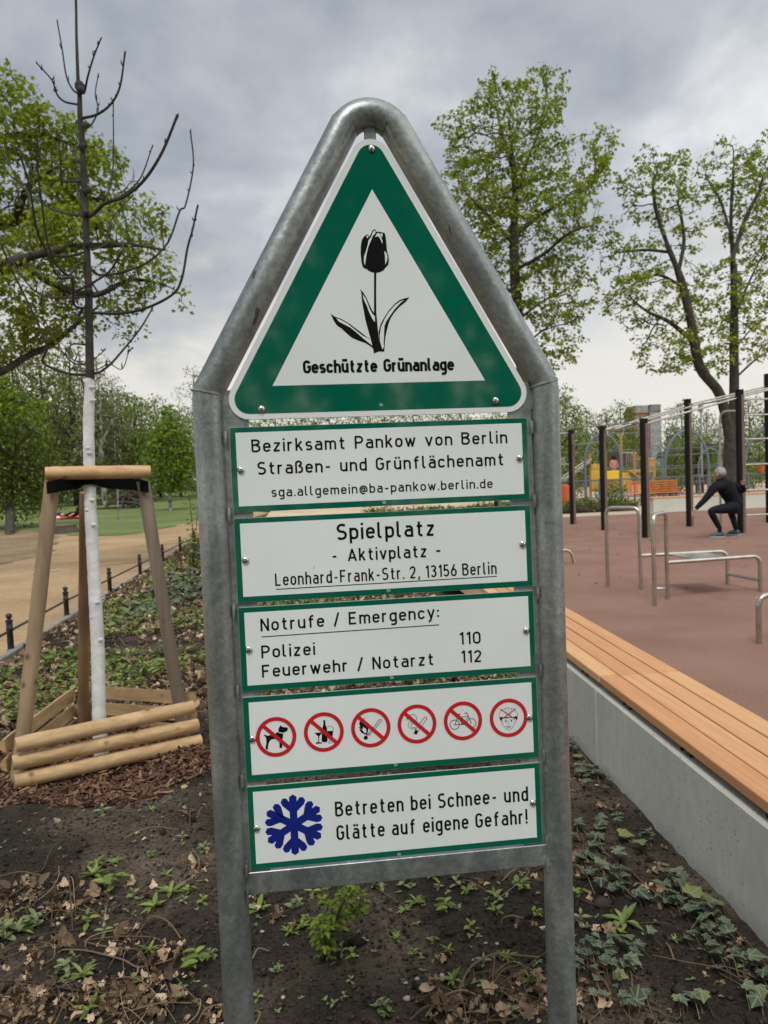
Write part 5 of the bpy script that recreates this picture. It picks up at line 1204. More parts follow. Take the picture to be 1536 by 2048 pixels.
# bin, bucket, lamp
p = pg(100, 855, 28.5); wbn = thing('waste_bin', 'rounded orange waste bin beside the right post of the sign', 'bin', (p[0], 28.5, 0))
MB().lathe((p[0], 28.5, .0), [(.17, .02), (.21, .05), (.235, .62), (.22, .66)], 18).build('body', M['orange'], wbn, True); MB().lathe((p[0], 28.5, .66), [(.235, 0), (.23, .06), (.15, .15), (.03, .18)], 18).build('lid', M['orange'], wbn, True)
MB().tube([(p[0], 28.72, -.05), (p[0], 28.72, .3), (p[0], 28.72, .8)], .03, 8).build('post', M['bluegrey'], wbn, True)
p = pg(1441, 640, 29.4); bk = thing('bucket', 'small orange bucket hung on the railing near the right edge', 'bucket', p)
MB().lathe((p[0], 29.4, p[2]-.13), [(.10, 0), (.145, .24), (.15, .25), (.13, .245)], 16).build('body', M['orange'], bk, True); MB().tube(round_path([(p[0]-.145, 29.4, p[2]+.11), (p[0]-.1, 29.4, p[2]+.26), (p[0]+.1, 29.4, p[2]+.26), (p[0]+.145, 29.4, p[2]+.11)], .1), .008, 6).build('handle', M['iron'], bk, True)
p = pg(1037, 600, 44); lp = thing('street_lamp', 'thin pale lamp post rising behind the hoops left of the forked tree', 'street lamp', (p[0], 44, 0)); zt = pg(1037, 255, 44)[2]
MB().tube([(p[0], 44, -.1), (p[0], 44, zt*.5), (p[0], 44, zt)], [.07, .055, .045], 10).build('pole', M['plaster'], lp, True); MB().lathe((p[0], 44, zt), [(.05, 0), (.12, .05), (.16, .4), (.10, .5), (.02, .55)], 12).build('lamp_head', M['zinc'], lp, True)
# low hedge along the back of the rubber floor
def leaf_cloud(n, box, m_, name, parent, size, kind='oval', seed=0, keepf=None, tilt=.6):
    r = np.random.default_rng(seed); P = r.uniform(0, 1, (n, 3))*(np.array(box[1])-np.array(box[0]))+np.array(box[0])
    if keepf is not None: P = P[keepf(P)]
    k = len(P); L = Leaves()
    for q in range(3):
        s_ = slice(q, None, 3); kk = len(P[s_])
        L.add(leaf_template(kind, .3*q, .2, .05, q), P[s_], size*r.uniform(.6, 1.25, kk), r.uniform(0, 6.28, kk), r.normal(.1, tilt, kk), r.normal(0, .5, kk))
    return L.build(name, M[m_], parent)
hd = thing('hedge', 'low dark clipped hedge between the rubber floor and the railing', 'hedge', (9, 23.2, 0))
leaf_cloud(9000, ((2.0, 23.0, 0), (11.2, 24.8, .50)), 'dark_shrub_leaf', 'foliage', hd, .10, seed=3, keepf=lambda P: P[:, 2] < .26+.20*vnoise(P[:, 0]*2.1, P[:, 1]*2.1, 4))
hb = MB().box((6.6, 23.9, .10), (9.0, 1.6, .24), bev=.08).build('branches', M['bark'], hd)
for px, Y, h, sd in ((830, 30.5, .9, 1), (1180, 34.5, 1.1, 2), (410, 31.0, .7, 3), (1390, 35, 1.3, 4), (130, 33, .9, 5), (770, 30.6, .8, 6), (1290, 33, 1.0, 7)):
    c = pg(px, 800, Y); c[2] = 0
    bu = thing('bush', 'loose green bush by the playground fence', 'bush', c, 'bushes by the playground fence')
    leaf_cloud(900, (c+np.array([-.8, -.5, .05]), c+np.array([.8, .5, h])), 'fresh_wood_leaf', 'foliage', bu, .12, seed=sd, keepf=lambda P: ((P[:, 0]-c[0])/.8)**2+((P[:, 1]-c[1])/.5)**2+((P[:, 2]-h*.5)/(h*.55))**2 < 1)
    s_ = MB()
    for k in range(5): s_.tube([c, c+np.array([.1*(k-2), .05*(k % 3-1), h*.4]), c+np.array([.26*(k-2), .1*(k % 3-1), h*.85])], [.02, .014, .006], 5)
    s_.build('stems', M['bark'], bu)
# apartment building with a round-topped bay, far behind the trees
Yh = 380
ab = thing('apartment_building', 'grey and red-brown apartment building with a tall grey bay far behind the playground', 'building', pg(560, 800, Yh))
def bbox(x0, x1, yt, Y, dep, m_, nm, parent, zb=0.0):
    a, c = pg(x0, yt, Y), pg(x1, yt, Y); return MB().box(((a[0]+c[0])/2, Y+dep/2, (a[2]+zb)/2), (c[0]-a[0], dep, a[2]-zb)).build(nm, M[m_], parent)
bbox(572, 690, 262, Yh, 12, 'brick', 'wall', ab); tw_ = bbox(684, 758, 250, Yh-1.6, 9, 'plaster', 'bay', ab)
a, c = pg(684, 250, Yh-1.6), pg(758, 205, Yh-1.6)
MB().box(((a[0]+c[0])/2, Yh+1, (a[2]+c[2])/2), (c[0]-a[0]-.5, 6, c[2]-a[2]), bev=.15).build('bay_storey', M['plaster'], ab)
bw_ = [pg(x_, 228, Yh-2.0) for x_ in (697, 710, 723, 736, 748)]
for q in bw_: MB().box((q[0], Yh-2.05, q[2]), (.62, .12, 2.6)).build('window', M['glass'], ab); MB().box(((a[0]+c[0])/2, Yh+1, c[2]+.2), (c[0]-a[0]-.1, 6.4, .25), bev=.1).build('bay_roof', M['zinc'], ab)
a, c = pg(568, 262, Yh), pg(690, 208, Yh)
MB().add([(a[0], Yh-.4, a[2]), (c[0]-.05, Yh-.4, a[2]), (c[0]-.05, Yh+12.4, a[2]), (a[0], Yh+12.4, a[2]), (a[0], Yh+4, c[2]), (c[0]-.05, Yh+4, c[2]), (c[0]-.05, Yh+8, c[2]), (a[0], Yh+8, c[2])], [(0, 1, 5, 4), (2, 3, 7, 6), (4, 5, 6, 7), (0, 4, 7, 3), (1, 2, 6, 5), (3, 2, 1, 0)]).build('roof', M['rooftile'], ab)
def window(x, y, wpx, hpx, Y):
    a, c = pg(x-wpx/2, y-hpx/2, Y), pg(x+wpx/2, y+hpx/2, Y); ct = (a+c)/2; w_, h_ = abs(c[0]-a[0]), abs(a[2]-c[2])
    f_ = MB(); 
    for dx, dz, ww, hh in ((0, h_/2, w_+.12, .12), (0, -h_/2, w_+.2, .12), (-w_/2, 0, .12, h_-.12), (w_/2, 0, .12, h_-.12), (0, 0, .08, h_-.12)): f_.box((ct[0]+dx, Y-.05, ct[2]+dz), (ww, .1, hh))
    o = f_.build('window', M['frame_white'], ab); MB().box((ct[0], Y-.015, ct[2]), (w_-.1, .03, h_-.1)).build('pane', M['glass'], o)
for y in (290, 345, 400, 455):
    for x in (703, 738): window(x, y+30, 15, 30, Yh-1.6)
for y in (300, 355, 410):
    for x in range(596, 680, 34): window(x, y, 16, 30, Yh)
for x in (605, 650):  # dormers
    a = pg(x, 235, Yh-.2); MB().box((a[0], Yh+2.2, a[2]), (3.4, 4.4, 4.2)).build('dormer', M['plaster'], ab); window(x, 238, 11, 13, Yh-.1)

# ------------------------------------------------------------------ the man squatting at the rig
def skin_mesh(name, J, E_, m_, parent, root=0, sub=2):
    me = bpy.data.meshes.new(name); names = list(J); idx = {k: i for i, k in enumerate(names)}
    pl = np.array(world_loc(parent)) if parent is not None else np.zeros(3)
    me.from_pydata([tuple(np.array(J[k][0])-pl) for k in names], [(idx[a], idx[c]) for a, c in E_], [])
    o = bpy.data.objects.new(name, me); sc.collection.objects.link(o)
    md = o.modifiers.new('skin', 'SKIN'); md.use_smooth_shade = True
    sl_ = me.skin_vertices[0].data if me.skin_vertices else None
    if sl_ is None:
        bm = bmesh.new(); bm.from_mesh(me); bm.verts.layers.skin.verify(); bm.to_mesh(me); bm.free(); sl_ = me.skin_vertices[0].data
    for k in names:
        r_ = J[k][1]; sl_[idx[k]].radius = r_ if hasattr(r_, '__len__') else (r_, r_); sl_[idx[k]].use_root = (idx[k] == root)
    ss = o.modifiers.new('sub', 'SUBSURF'); ss.levels = sub; ss.render_levels = sub
    me.materials.append(m_)
    if parent is not None: o.parent = parent
    return o
import bmesh
DM = 15.75
def mp(x, y, dd=0.0): return at(*cP((x, y)), DM+dd)
man = thing('person', 'grey-haired man in black sportswear squatting with arms spread beside a rig post', 'person', (8.6, 13.4, 0))
Jm = {'pelvis': (mp(1262, 890, 0), .135), 'waist': (mp(1238, 838, -.02), .130), 'chest': (mp(1210, 787, -.04), .150), 'upchest': (mp(1190, 752, -.05), .135), 'neck': (mp(1165, 722, -.05), .062), 'neck2': (mp(1157, 706, -.05), .056), 'head': (mp(1150, 684, -.05), .098), 'crown': (mp(1150, 664, -.05), .085),
      'shl': (mp(1125, 768, -.22), .070), 'ell': (mp(1057, 850, -.28), .050), 'wrl': (mp(997, 912, -.30), .036), 'hal': (mp(986, 930, -.30), .034),
      'shr': (mp(1248, 755, .16), .068), 'elr': (mp(1318, 787, .20), .050), 'wrr': (mp(1316, 752, .10), .036), 'har': (mp(1312, 738, .06), .034),
      'hpl': (mp(1240, 905, -.13), .120), 'knl': (mp(1092, 925, -.20), .070), 'cal': (mp(1120, 975, -.16), .064), 'anl': (mp(1158, 1050, -.12), .042),
      'hpr': (mp(1275, 905, .12), .120), 'knr': (mp(1235, 940, .48), .072), 'car': (mp(1252, 985, .34), .062), 'anr': (mp(1268, 1052, .18), .042)}
Em = [('pelvis', 'waist'), ('waist', 'chest'), ('chest', 'upchest'), ('upchest', 'neck'), ('neck', 'neck2'), ('neck2', 'head'), ('head', 'crown'), ('upchest', 'shl'), ('shl', 'ell'), ('ell', 'wrl'), ('wrl', 'hal'), ('upchest', 'shr'), ('shr', 'elr'), ('elr', 'wrr'), ('wrr', 'har'),
      ('pelvis', 'hpl'), ('hpl', 'knl'), ('knl', 'cal'), ('cal', 'anl'), ('pelvis', 'hpr'), ('hpr', 'knr'), ('knr', 'car'), ('car', 'anr')]
skin_mesh('body', {k: (p, r_*.40 if k not in ('head', 'crown', 'neck2', 'hal', 'har') else r_) for k, (p, r_) in Jm.items()}, Em, M['skin'], man)
Jm['pelvis'] = (Jm['pelvis'][0], .142)
top_k = ['pelvis', 'waist', 'chest', 'upchest', 'neck', 'shl', 'ell', 'wrl', 'shr', 'elr', 'wrr']
sh_ = MB(); J0 = {k: np.array(v_[0]) for k, v_ in Jm.items()}
tor = smooth_path([J0['pelvis']+np.array([0, 0, -.10]), J0['pelvis'], J0['waist'], J0['chest'], J0['upchest'], J0['neck'], J0['neck2']], 4)
sh_.tube(tor, np.interp(np.linspace(0, 6, len(tor)), range(7), [.130, .160, .152, .176, .158, .082, .060])*(1+.02*np.sin(np.arange(len(tor))*2.1)), 20)
for a_, b_, c_ in (('shl', 'ell', 'wrl'), ('shr', 'elr', 'wrr')):
    am = smooth_path([mid(J0['upchest'], J0[a_], .35), J0[a_], mid(J0[a_], J0[b_]), J0[b_], mid(J0[b_], J0[c_]), J0[c_]], 4)
    sh_.tube(am, np.interp(np.linspace(0, 5, len(am)), range(6), [.118, .092, .074, .060, .053, .042])*(1+.025*np.sin(np.arange(len(am))*2.7)), 14)
sh_.build('shirt', M['sportswear'], man, True, sharp=60)
low_k = ['pelvis', 'hpl', 'knl', 'cal', 'anl', 'hpr', 'knr', 'car', 'anr']
skin_mesh('trousers', {k: (Jm[k][0], Jm[k][1]*1.10) for k in low_k}, [e for e in Em if e[0] in low_k and e[1] in low_k], M['trousers'], man)
hc = mp(1152, 676, -.05)
vv = MB(); seg, rg = 16, 9
pts = [(hc[0]+  .116*math.sin(math.pi*i/rg)*math.cos(2*math.pi*j/seg), hc[1]+.120*math.sin(math.pi*i/rg)*math.sin(2*math.pi*j/seg), hc[2]+.125*math.cos(math.pi*i/rg)*(1 if i < 5 else .75)+.012*math.sin(j*3+i*2)) for i in range(rg+1) for j in range(seg)]
vv.add(pts, [(i*seg+j, (i+1)*seg+j, (i+1)*seg+(j+1) % seg, i*seg+(j+1) % seg) for i in range(rg) for j in range(seg)])
hr = vv.build('hair', M['greyhair'], man, True, sharp=None)
hr.location = Vector(hr.location)+Vector((.022, -.016, .020))
# face on the far side of the head: nose, ears
fdir = np.array([-.75, .66, 0]); fc = np.array(Jm['head'][0])
MB().tube([fc+fdir*.085+np.array([0, 0, .03]), fc+fdir*.112+np.array([0, 0, -.004]), fc+fdir*.094+np.array([0, 0, -.014])], [.010, .016, .010], 8).build('nose', M['skin'], man, True)
sdir = np.array([fdir[1], -fdir[0], 0])
for sg in (-1, 1): MB().tube([fc+sdir*sg*.094+np.array([0, 0, .025]), fc+sdir*sg*.108+np.array([0, 0, .005]), fc+sdir*sg*.094+np.array([0, 0, -.03])], [.012, .022, .009], 8).build('ear', M['skin'], man, True)
def hand(k, wrist, d_, nm):
    d_ = np.array(d_)/np.linalg.norm(d_); sd_ = np.cross(d_, [0.3, -.9, .2]); sd_ /= np.linalg.norm(sd_); c = np.array(Jm[k][0])
    for i in range(4):
        o_ = sd_*(.022*(i-1.5)); ln = (.062, .075, .070, .055)[i]
        MB().tube([c+o_+d_*.02, c+o_+d_*(.02+ln*.55), c+o_+d_*(.02+ln)+np.array([.0, .0, -.012])], [.010, .0095, .007], 8).build('finger', M['skin'], man, True)
    MB().tube([c-sd_*.030, c-sd_*.055+d_*.025, c-sd_*.060+d_*.055], [.012, .011, .008], 8).build('thumb', M['skin'], man, True)
hand('hal', 'wrl', Jm['hal'][0]-Jm['wrl'][0], 'left'); hand('har', 'wrr', np.array(mp(1325, 712, .0))-Jm['har'][0], 'right')
def shoe(ankle, d_):
    d_ = np.array([d_[0], d_[1], 0.]); d_ /= np.linalg.norm(d_); a = np.array(Jm[ankle][0]); g = np.array([a[0], a[1], 0.])
    u = MB().tube([g-d_*.085+np.array([0, 0, .055]), g-d_*.04+np.array([0, 0, .075]), g+d_*.03+np.array([0, 0, .07]), g+d_*.10+np.array([0, 0, .052]), g+d_*.165+np.array([0, 0, .04]), g+d_*.195+np.array([0, 0, .034])], [.030, .052, .052, .047, .038, .014], 12).build('shoe', M['shoe'], man, True)
    sdv_ = np.array([-d_[1], d_[0], 0]); out = [(-.10, .0), (-.085, .036), (0, .040), (.09, .052), (.16, .045), (.20, .02), (.205, 0)]
    ol = [g+d_*a_+sdv_*b_ for a_, b_ in out]+[g+d_*a_-sdv_*b_ for a_, b_ in out[-2:0:-1]]; n = len(ol)
    MB().add([p+np.array([0, 0, .004]) for p in ol]+[p+np.array([0, 0, .034]) for p in ol], [tuple(range(n))[::-1], tuple(range(n, 2*n))]+[(i, (i+1) % n, n+(i+1) % n, n+i) for i in range(n)]).build('sole', M['sole'], u)
    MB().tube([a+np.array([0, 0, .05]), a, np.array([a[0], a[1], .07])], [.040, .040, .044], 10).build('sock', M['sportswear'], man, True)
shoe('anl', (-.95, .30)); shoe('anr', (-.35, .9))
# a child on the play tower
ck = pg(432, 585, 34.0); ch = thing('person', 'dark-haired child in pink standing on the yellow play tower', 'person', (ck[0], 34.0, ck[2]-.85))
def cp(dx, dz, dy=0.): return np.array([ck[0]+dx, 34.0+dy, ck[2]+dz])
Jc = {'pelvis': (cp(0, -.38), .10), 'waist': (cp(0, -.25), .09), 'chest': (cp(.02, -.08), .105), 'neck': (cp(.03, .05), .045), 'head': (cp(.03, .17), .10), 'shl': (cp(-.10, -.03), .05), 'ell': (cp(-.17, -.2), .04), 'hal': (cp(-.12, -.33, -.12), .03), 'shr': (cp(.14, -.03), .05), 'elr': (cp(.2, -.2), .04), 'har': (cp(.16, -.33, -.12), .03), 'knl': (cp(-.06, -.6), .06), 'ftl': (cp(-.06, -.85), .045), 'knr': (cp(.07, -.6), .06), 'ftr': (cp(.07, -.85), .045)}
Ec = [('pelvis', 'waist'), ('waist', 'chest'), ('chest', 'neck'), ('neck', 'head'), ('chest', 'shl'), ('shl', 'ell'), ('ell', 'hal'), ('chest', 'shr'), ('shr', 'elr'), ('elr', 'har'), ('pelvis', 'knl'), ('knl', 'ftl'), ('pelvis', 'knr'), ('knr', 'ftr')]
skin_mesh('body', Jc, Ec, M['skin'], ch); kk_ = ['pelvis', 'waist', 'chest', 'shl', 'ell', 'shr', 'elr', 'knl', 'knr', 'ftl', 'ftr']
skin_mesh('clothes', {k: (Jc[k][0], Jc[k][1]*1.15) for k in kk_}, [e for e in Ec if e[0] in kk_ and e[1] in kk_], M['pink'], ch)
MB().lathe(cp(.03, .05), [(.06, 0), (.125, .07), (.128, .15), (.10, .23), (.03, .26)], 12).build('hair', M['darkhair'], ch, True)
# someone lying on a red blanket on the lawn
g0 = on_ground(152, 1036); bl = thing('blanket', 'red picnic blanket spread on the lawn beyond the sandy path', 'blanket', g0)
bq = MB(); nx = 9; gx = np.linspace(-.75, .75, nx)
bq.add([(g0[0]+x, g0[1]+y*1.2, .02+.05*vnoise(np.array(x*3+5), np.array(y*3+5), 2)) for x in gx for y in gx], [(i*nx+j, (i+1)*nx+j, (i+1)*nx+j+1, i*nx+j+1) for i in range(nx-1) for j in range(nx-1)]); bq.build('cloth', M['blanket'], bl, True)
MB().tube([g0+np.array([-1.15, -.1, .06]), g0+np.array([-.95, -.1, .10]), g0+np.array([-.72, -.05, .05])], [.05, .13, .06], 10).build('white_bundle', M['whitecloth'], bl, True)
ly = thing('person', 'person in dark clothes lying on the red blanket with knees raised', 'person', g0+np.array([.2, 0, 0]))
def lpt(dx, dz, dy=0.): return g0+np.array([dx, dy, dz])
Jl = {'pelvis': (lpt(.1, .17), .12), 'chest': (lpt(-.35, .17), .13), 'neck': (lpt(-.55, .18), .06), 'head': (lpt(-.72, .18), .10), 'kl': (lpt(.28, .62, -.08), .08), 'fl': (lpt(.62, .10, -.08), .05), 'kr': (lpt(.42, .66, .12), .08), 'fr': (lpt(.78, .10, .12), .05), 'sl': (lpt(-.45, .17, -.18), .05), 'el': (lpt(-.2, .12, -.32), .045), 'hl': (lpt(.0, .25, -.2), .035), 'sr': (lpt(-.45, .17, .18), .05), 'er': (lpt(-.2, .12, .32), .045), 'hr': (lpt(.0, .25, .2), .035)}
El = [('pelvis', 'chest'), ('chest', 'neck'), ('neck', 'head'), ('pelvis', 'kl'), ('kl', 'fl'), ('pelvis', 'kr'), ('kr', 'fr'), ('chest', 'sl'), ('sl', 'el'), ('el', 'hl'), ('chest', 'sr'), ('sr', 'er'), ('er', 'hr')]
skin_mesh('body', Jl, El, M['skin'], ly); kk_ = [k for k in Jl if k not in ('head', 'neck', 'hl', 'hr')]
skin_mesh('clothes', {k: (Jl[k][0], Jl[k][1]*1.15) for k in kk_}, [e for e in El if e[0] in kk_ and e[1] in kk_], M['sportswear'], ly)
MB().lathe(lpt(-.80, .09), [(.05, 0), (.11, .06), (.11, .14), (.05, .20)], 10).build('hair', M['darkhair'], ly, True)
# stump, brushwood, staked sapling on the lawn
g0 = on_ground(128, 1065); st = thing('tree_stump', 'grey tree stump at the edge of the lawn by the path', 'tree stump', g0)
ang_ = np.linspace(0, 2*math.pi, 22, endpoint=False); pr = []
for zz, rr in ((-.05, .52), (.06, .44), (.2, .36), (.26, .35)): pr.append([(g0[0]+rr*(1+.10*math.sin(3*a+1)+.05*math.sin(7*a))*math.cos(a), g0[1]+rr*(1+.10*math.sin(3*a+1))*math.sin(a), zz) for a in ang_])
MB().add([q for row in pr for q in row], [(i*22+j, i*22+(j+1) % 22, (i+1)*22+(j+1) % 22, (i+1)*22+j) for i in range(3) for j in range(22)]).build('bark', M['stump'], st, True)
MB().add(pr[-1], [tuple(range(22))]).build('cut_face', M['stumptop'], st)
g0 = on_ground(258, 1016); lg = thing('brush_pile', 'grey pile of cut branches on the lawn behind the tripod', 'brushwood', g0); r_ = np.random.default_rng(3)
for k in range(26):
    a = g0+np.array([r_.normal(0, .7), r_.normal(0, .4), abs(r_.normal(.3, .3))]); dv = r_.normal(size=3)*np.array([1, .6, .45]); dv /= np.linalg.norm(dv)
    MB().tube([a-dv*.9, a, a+dv*.9], [.06, .08, .05], 6).build('branch', M['stump'], lg)
g0 = on_ground(237, 1041); sp_ = thing('sapling', 'thin bare sapling standing in the middle of the lawn', 'tree', g0)
MB().tube([g0, g0+np.array([.03, 0, 1.2]), g0+np.array([0, 0, 2.4]), g0+np.array([.05, 0, 3.6])], [.035, .03, .02, .008], 7).build('trunk', M['birch'], sp_, True)
tw2 = MB(); r_ = np.random.default_rng(4)
for k in range(22):
    z = r_.uniform(1.5, 3.5); a = r_.uniform(0, 6.28); ln = (3.9-z)*.35; tw2.tube([g0+np.array([.02, 0, z]), g0+np.array([math.cos(a)*ln*.5, math.sin(a)*ln*.5, z+ln*.5]), g0+np.array([math.cos(a)*ln*.8, math.sin(a)*ln*.8, z+ln])], [.012, .008, .004], 4)
tw2.build('twigs', M['bark'], sp_)

# ------------------------------------------------------------------ what lies and grows on the soil
rs = np.random.default_rng(31)
def gpts(pts, c=None): return np.array([on_ground(*(c(q) if c else q)) for q in pts])
c7g = crop(0, 1600, 3.072); c8g = crop(480, 1680, 2.4); c6g = crop(1100, 1200, 2.415)
def lay(xy, dz):
    xy = np.asarray(xy); return np.column_stack([xy[:, 0], xy[:, 1], ground_z(xy[:, 0], xy[:, 1])+dz])
def in_bed(xy, margin=0.02): return (xy[:, 0] > -2.9) & (xy[:, 0] < line_x(xy[:, 1])-margin) & (xy[:, 1] > -1.0) & (xy[:, 1] < 20.5)
def clumps(cs, n, r):
    """points gathered round the given centres: (x, y, radius, share)"""
    cs = np.array(cs, float); k = r.choice(len(cs), n, p=cs[:, 3]/cs[:, 3].sum()); a = r.uniform(0, 6.28, n); d = np.abs(r.normal(0, .6, n))*cs[k, 2]
    xy = cs[k, :2]+np.column_stack([np.cos(a)*d, np.sin(a)*d]); return xy[in_bed(xy)]
def cl_px(lst, c): return [(*on_ground(*c((x, y)))[:2], rad, wgt) for x, y, rad, wgt in lst]
def litter(L, xy, size, seed, lift=.012, flat=.45, kinds=('dead', 'dead', 'oval')):
    r = np.random.default_rng(seed); k = len(xy); P = lay(xy, np.abs(r.normal(lift, lift*.8, k)))
    for q in range(6):
        s_ = slice(q, None, 6); kk = len(P[s_])
        L.add(leaf_template(kinds[q % len(kinds)], (-.55, .35, .7, -.25, .15, .5)[q], (.35, -.5, .6, -.35, .7, .1)[q], .25, q+seed), P[s_], size*r.uniform(.55, 1.25, kk), r.uniform(0, 6.28, kk), r.normal(.0, flat, kk), r.normal(0, flat, kk))
L = Leaves()
fore = cl_px([(220, 560, .13, 3), (350, 680, .16, 4), (560, 640, .14, 4), (60, 680, .12, 2), (730, 850, .11, 2), (720, 960, .08, 1.2), (1020, 950, .10, 1.6), (220, 970, .10, 1.5), (170, 1240, .14, 3), (40, 1300, .12, 3), (520, 1250, .16, 4), (760, 1200, .13, 3), (960, 1290, .12, 3), (1330, 1310, .10, 3), (390, 900, .08, 1), (1150, 110, .09, 1.6), (1230, 430, .10, 2), (880, 240, .05, .4), (700, 1300, .15, 3), (200, 1360, .14, 3)], c7g)
fore += cl_px([(1000, 810, .10, 2.2), (1280, 770, .10, 2), (1420, 730, .08, 1.4), (1130, 840, .12, 2.2), (1400, 830, .12, 2), (1430, 200, .09, 1.4), (660, 320, .08, .5), (60, 290, .06, .8), (1130, 260, .04, .4), (180, 370, .06, .5), (690, 440, .05, .3), (990, 580, .03, .25), (1400, 440, .05, .4), (870, 315, .02, .12)], c8g)
fore += cl_px([(150, 1350, .06, 1), (200, 1630, .06, .9), (480, 1430, .07, .9), (515, 1335, .03, .4), (260, 1030, .06, .7), (150, 870, .05, .7), (150, 1960, .10, 2), (180, 1900, .08, 1.2), (380, 1990, .06, .6), (935, 1880, .02, .25), (750, 1840, .03, .25), (150, 1300, .08, .8), (250, 1480, .08, .8)], c6g)
xy = clumps(fore, 360, rs); litter(L, xy, .047, 1, .012, .6)
xy = clumps(fore, 900, rs); litter(L, xy, .022, 7, .005, .5)
xy = rs.uniform((-2.9, .3), (1.3, 4.0), (900, 2)); xy = xy[in_bed(xy)]; nz = vnoise(xy[:, 0]*2.3+7, xy[:, 1]*2.3+3, 8); xy = xy[rs.random(len(xy)) < np.clip((nz-.45)*1.3, .03, 1)]; litter(L, xy, .032, 2, .006, .4)
# the mid bed is thick with old leaves
xy = np.column_stack([rs.uniform(-2.9, 1.5, 24000), 3.4+rs.power(.75, 24000)*13]); xy = xy[in_bed(xy)]
nz = vnoise(xy[:, 0]*1.1+2, xy[:, 1]*1.1+5, 9); gd_ = np.hypot((xy[:, 0]+1.43)/1.0, (xy[:, 1]-3.05)/.85)
xy = xy[(rs.random(len(xy)) < np.clip(nz*1.5-.05, .12, 1)) & (gd_ > 1.0)]; litter(L, xy, .062, 3, .014, .5)
xy = np.column_stack([rs.uniform(-2.9, -1.7, 700), rs.uniform(2.4, 5.0, 700)]); gd_ = np.hypot((xy[:, 0]+1.43)/1.0, (xy[:, 1]-3.05)/.85); xy = xy[gd_ > .95]; litter(L, xy, .06, 4, .012, .5)
tag(L.build('dead_leaves', M['deadleaf']), 'tan and brown dead leaves scattered over the dark soil', 'dead leaves', kind='stuff')
xr = np.column_stack([rs.uniform(1.9, 14, 130), rs.uniform(1, 20, 130)]); xr = xr[xr[:, 0] > line_x(xr[:, 1])+.6]; kk = len(xr)
L = Leaves()
for q in range(2):
    s_ = slice(q, None, 2); pz = np.column_stack([xr[s_], np.full(len(xr[s_]), .012)]); L.add(leaf_template('dead', .2, .2, .1, q), pz, rs.uniform(.025, .06, len(pz)), rs.uniform(0, 6.28, len(pz)), rs.normal(0, .2, len(pz)), rs.normal(0, .2, len(pz)))
tag(L.build('blown_leaves', M['deadleaf']), 'a few dry leaves blown over the rubber floor', 'dead leaves', kind='stuff')
# bark mulch round the tripod
n = 8500; a = rs.uniform(0, 6.28, n); d = np.sqrt(rs.random(n))*(.74+.10*np.sin(a*5+1)+.05*np.sin(a*11)); xy = np.column_stack([-1.42+np.cos(a)*d*.98, 2.96+np.sin(a)*d*.70]); k = len(xy)
L = Leaves(); P = lay(xy, np.abs(rs.normal(.006, .006, k)))
for q in range(3):
    s_ = slice(q, None, 3); kk = len(P[s_]); L.add(leaf_template('chip', .2*q-.2, .5, .1, q), P[s_], rs.uniform(.018, .062, kk), rs.uniform(0, 6.28, kk), rs.normal(0, .25, kk), rs.normal(0, .5, kk))
tag(L.build('bark_mulch', M['bark_mulch']), 'reddish brown bark mulch strewn round the tripod guard', 'bark mulch', kind='stuff')
# crumbs of soil and grit
def crumbs(name, xy, size, m_, label, cat, seed):
    r = np.random.default_rng(seed); k = len(xy); P = lay(xy, size*.25)
    o = np.array([(1, 0, 0), (-1, 0, 0), (0, 1, 0), (0, -1, 0), (0, 0, .7), (0, 0, -.7)], float); f = np.array([(0, 2, 4), (2, 1, 4), (1, 3, 4), (3, 0, 4), (2, 0, 5), (1, 2, 5), (3, 1, 5), (0, 3, 5)])
    V = o[None]*r.uniform(.55, 1.3, (k, 6, 1))*size[:, None, None]; Rm = frames(r.uniform(0, 6.28, k), r.normal(0, .5, k), r.normal(0, .5, k)); V = np.einsum('nij,nvj->nvi', Rm, V)+P[:, None]
    ob = np_mesh(name, V.reshape(-1, 3), (f[None]+np.arange(k)[:, None, None]*6).reshape(-1, 3), m_, None, True); tag(ob, label, cat, kind='stuff')
xy = np.column_stack([rs.uniform(-2.6, 1.3, 60000), .3+rs.power(.8, 60000)*3.6]); xy = xy[in_bed(xy)]; crumbs('soil_crumbs', xy, rs.lognormal(-5.75, .62, len(xy)), M['clod'], 'small dark crumbs of garden soil', 'soil', 1)
xy = rs.uniform((-2.2, .4), (1.25, 3.6), (2000, 2)); xy = xy[in_bed(xy)]; crumbs('grit', xy, rs.lognormal(-6.5, .4, len(xy)), M['pebble'], 'tiny pale grit and chips on the soil', 'grit', 2)
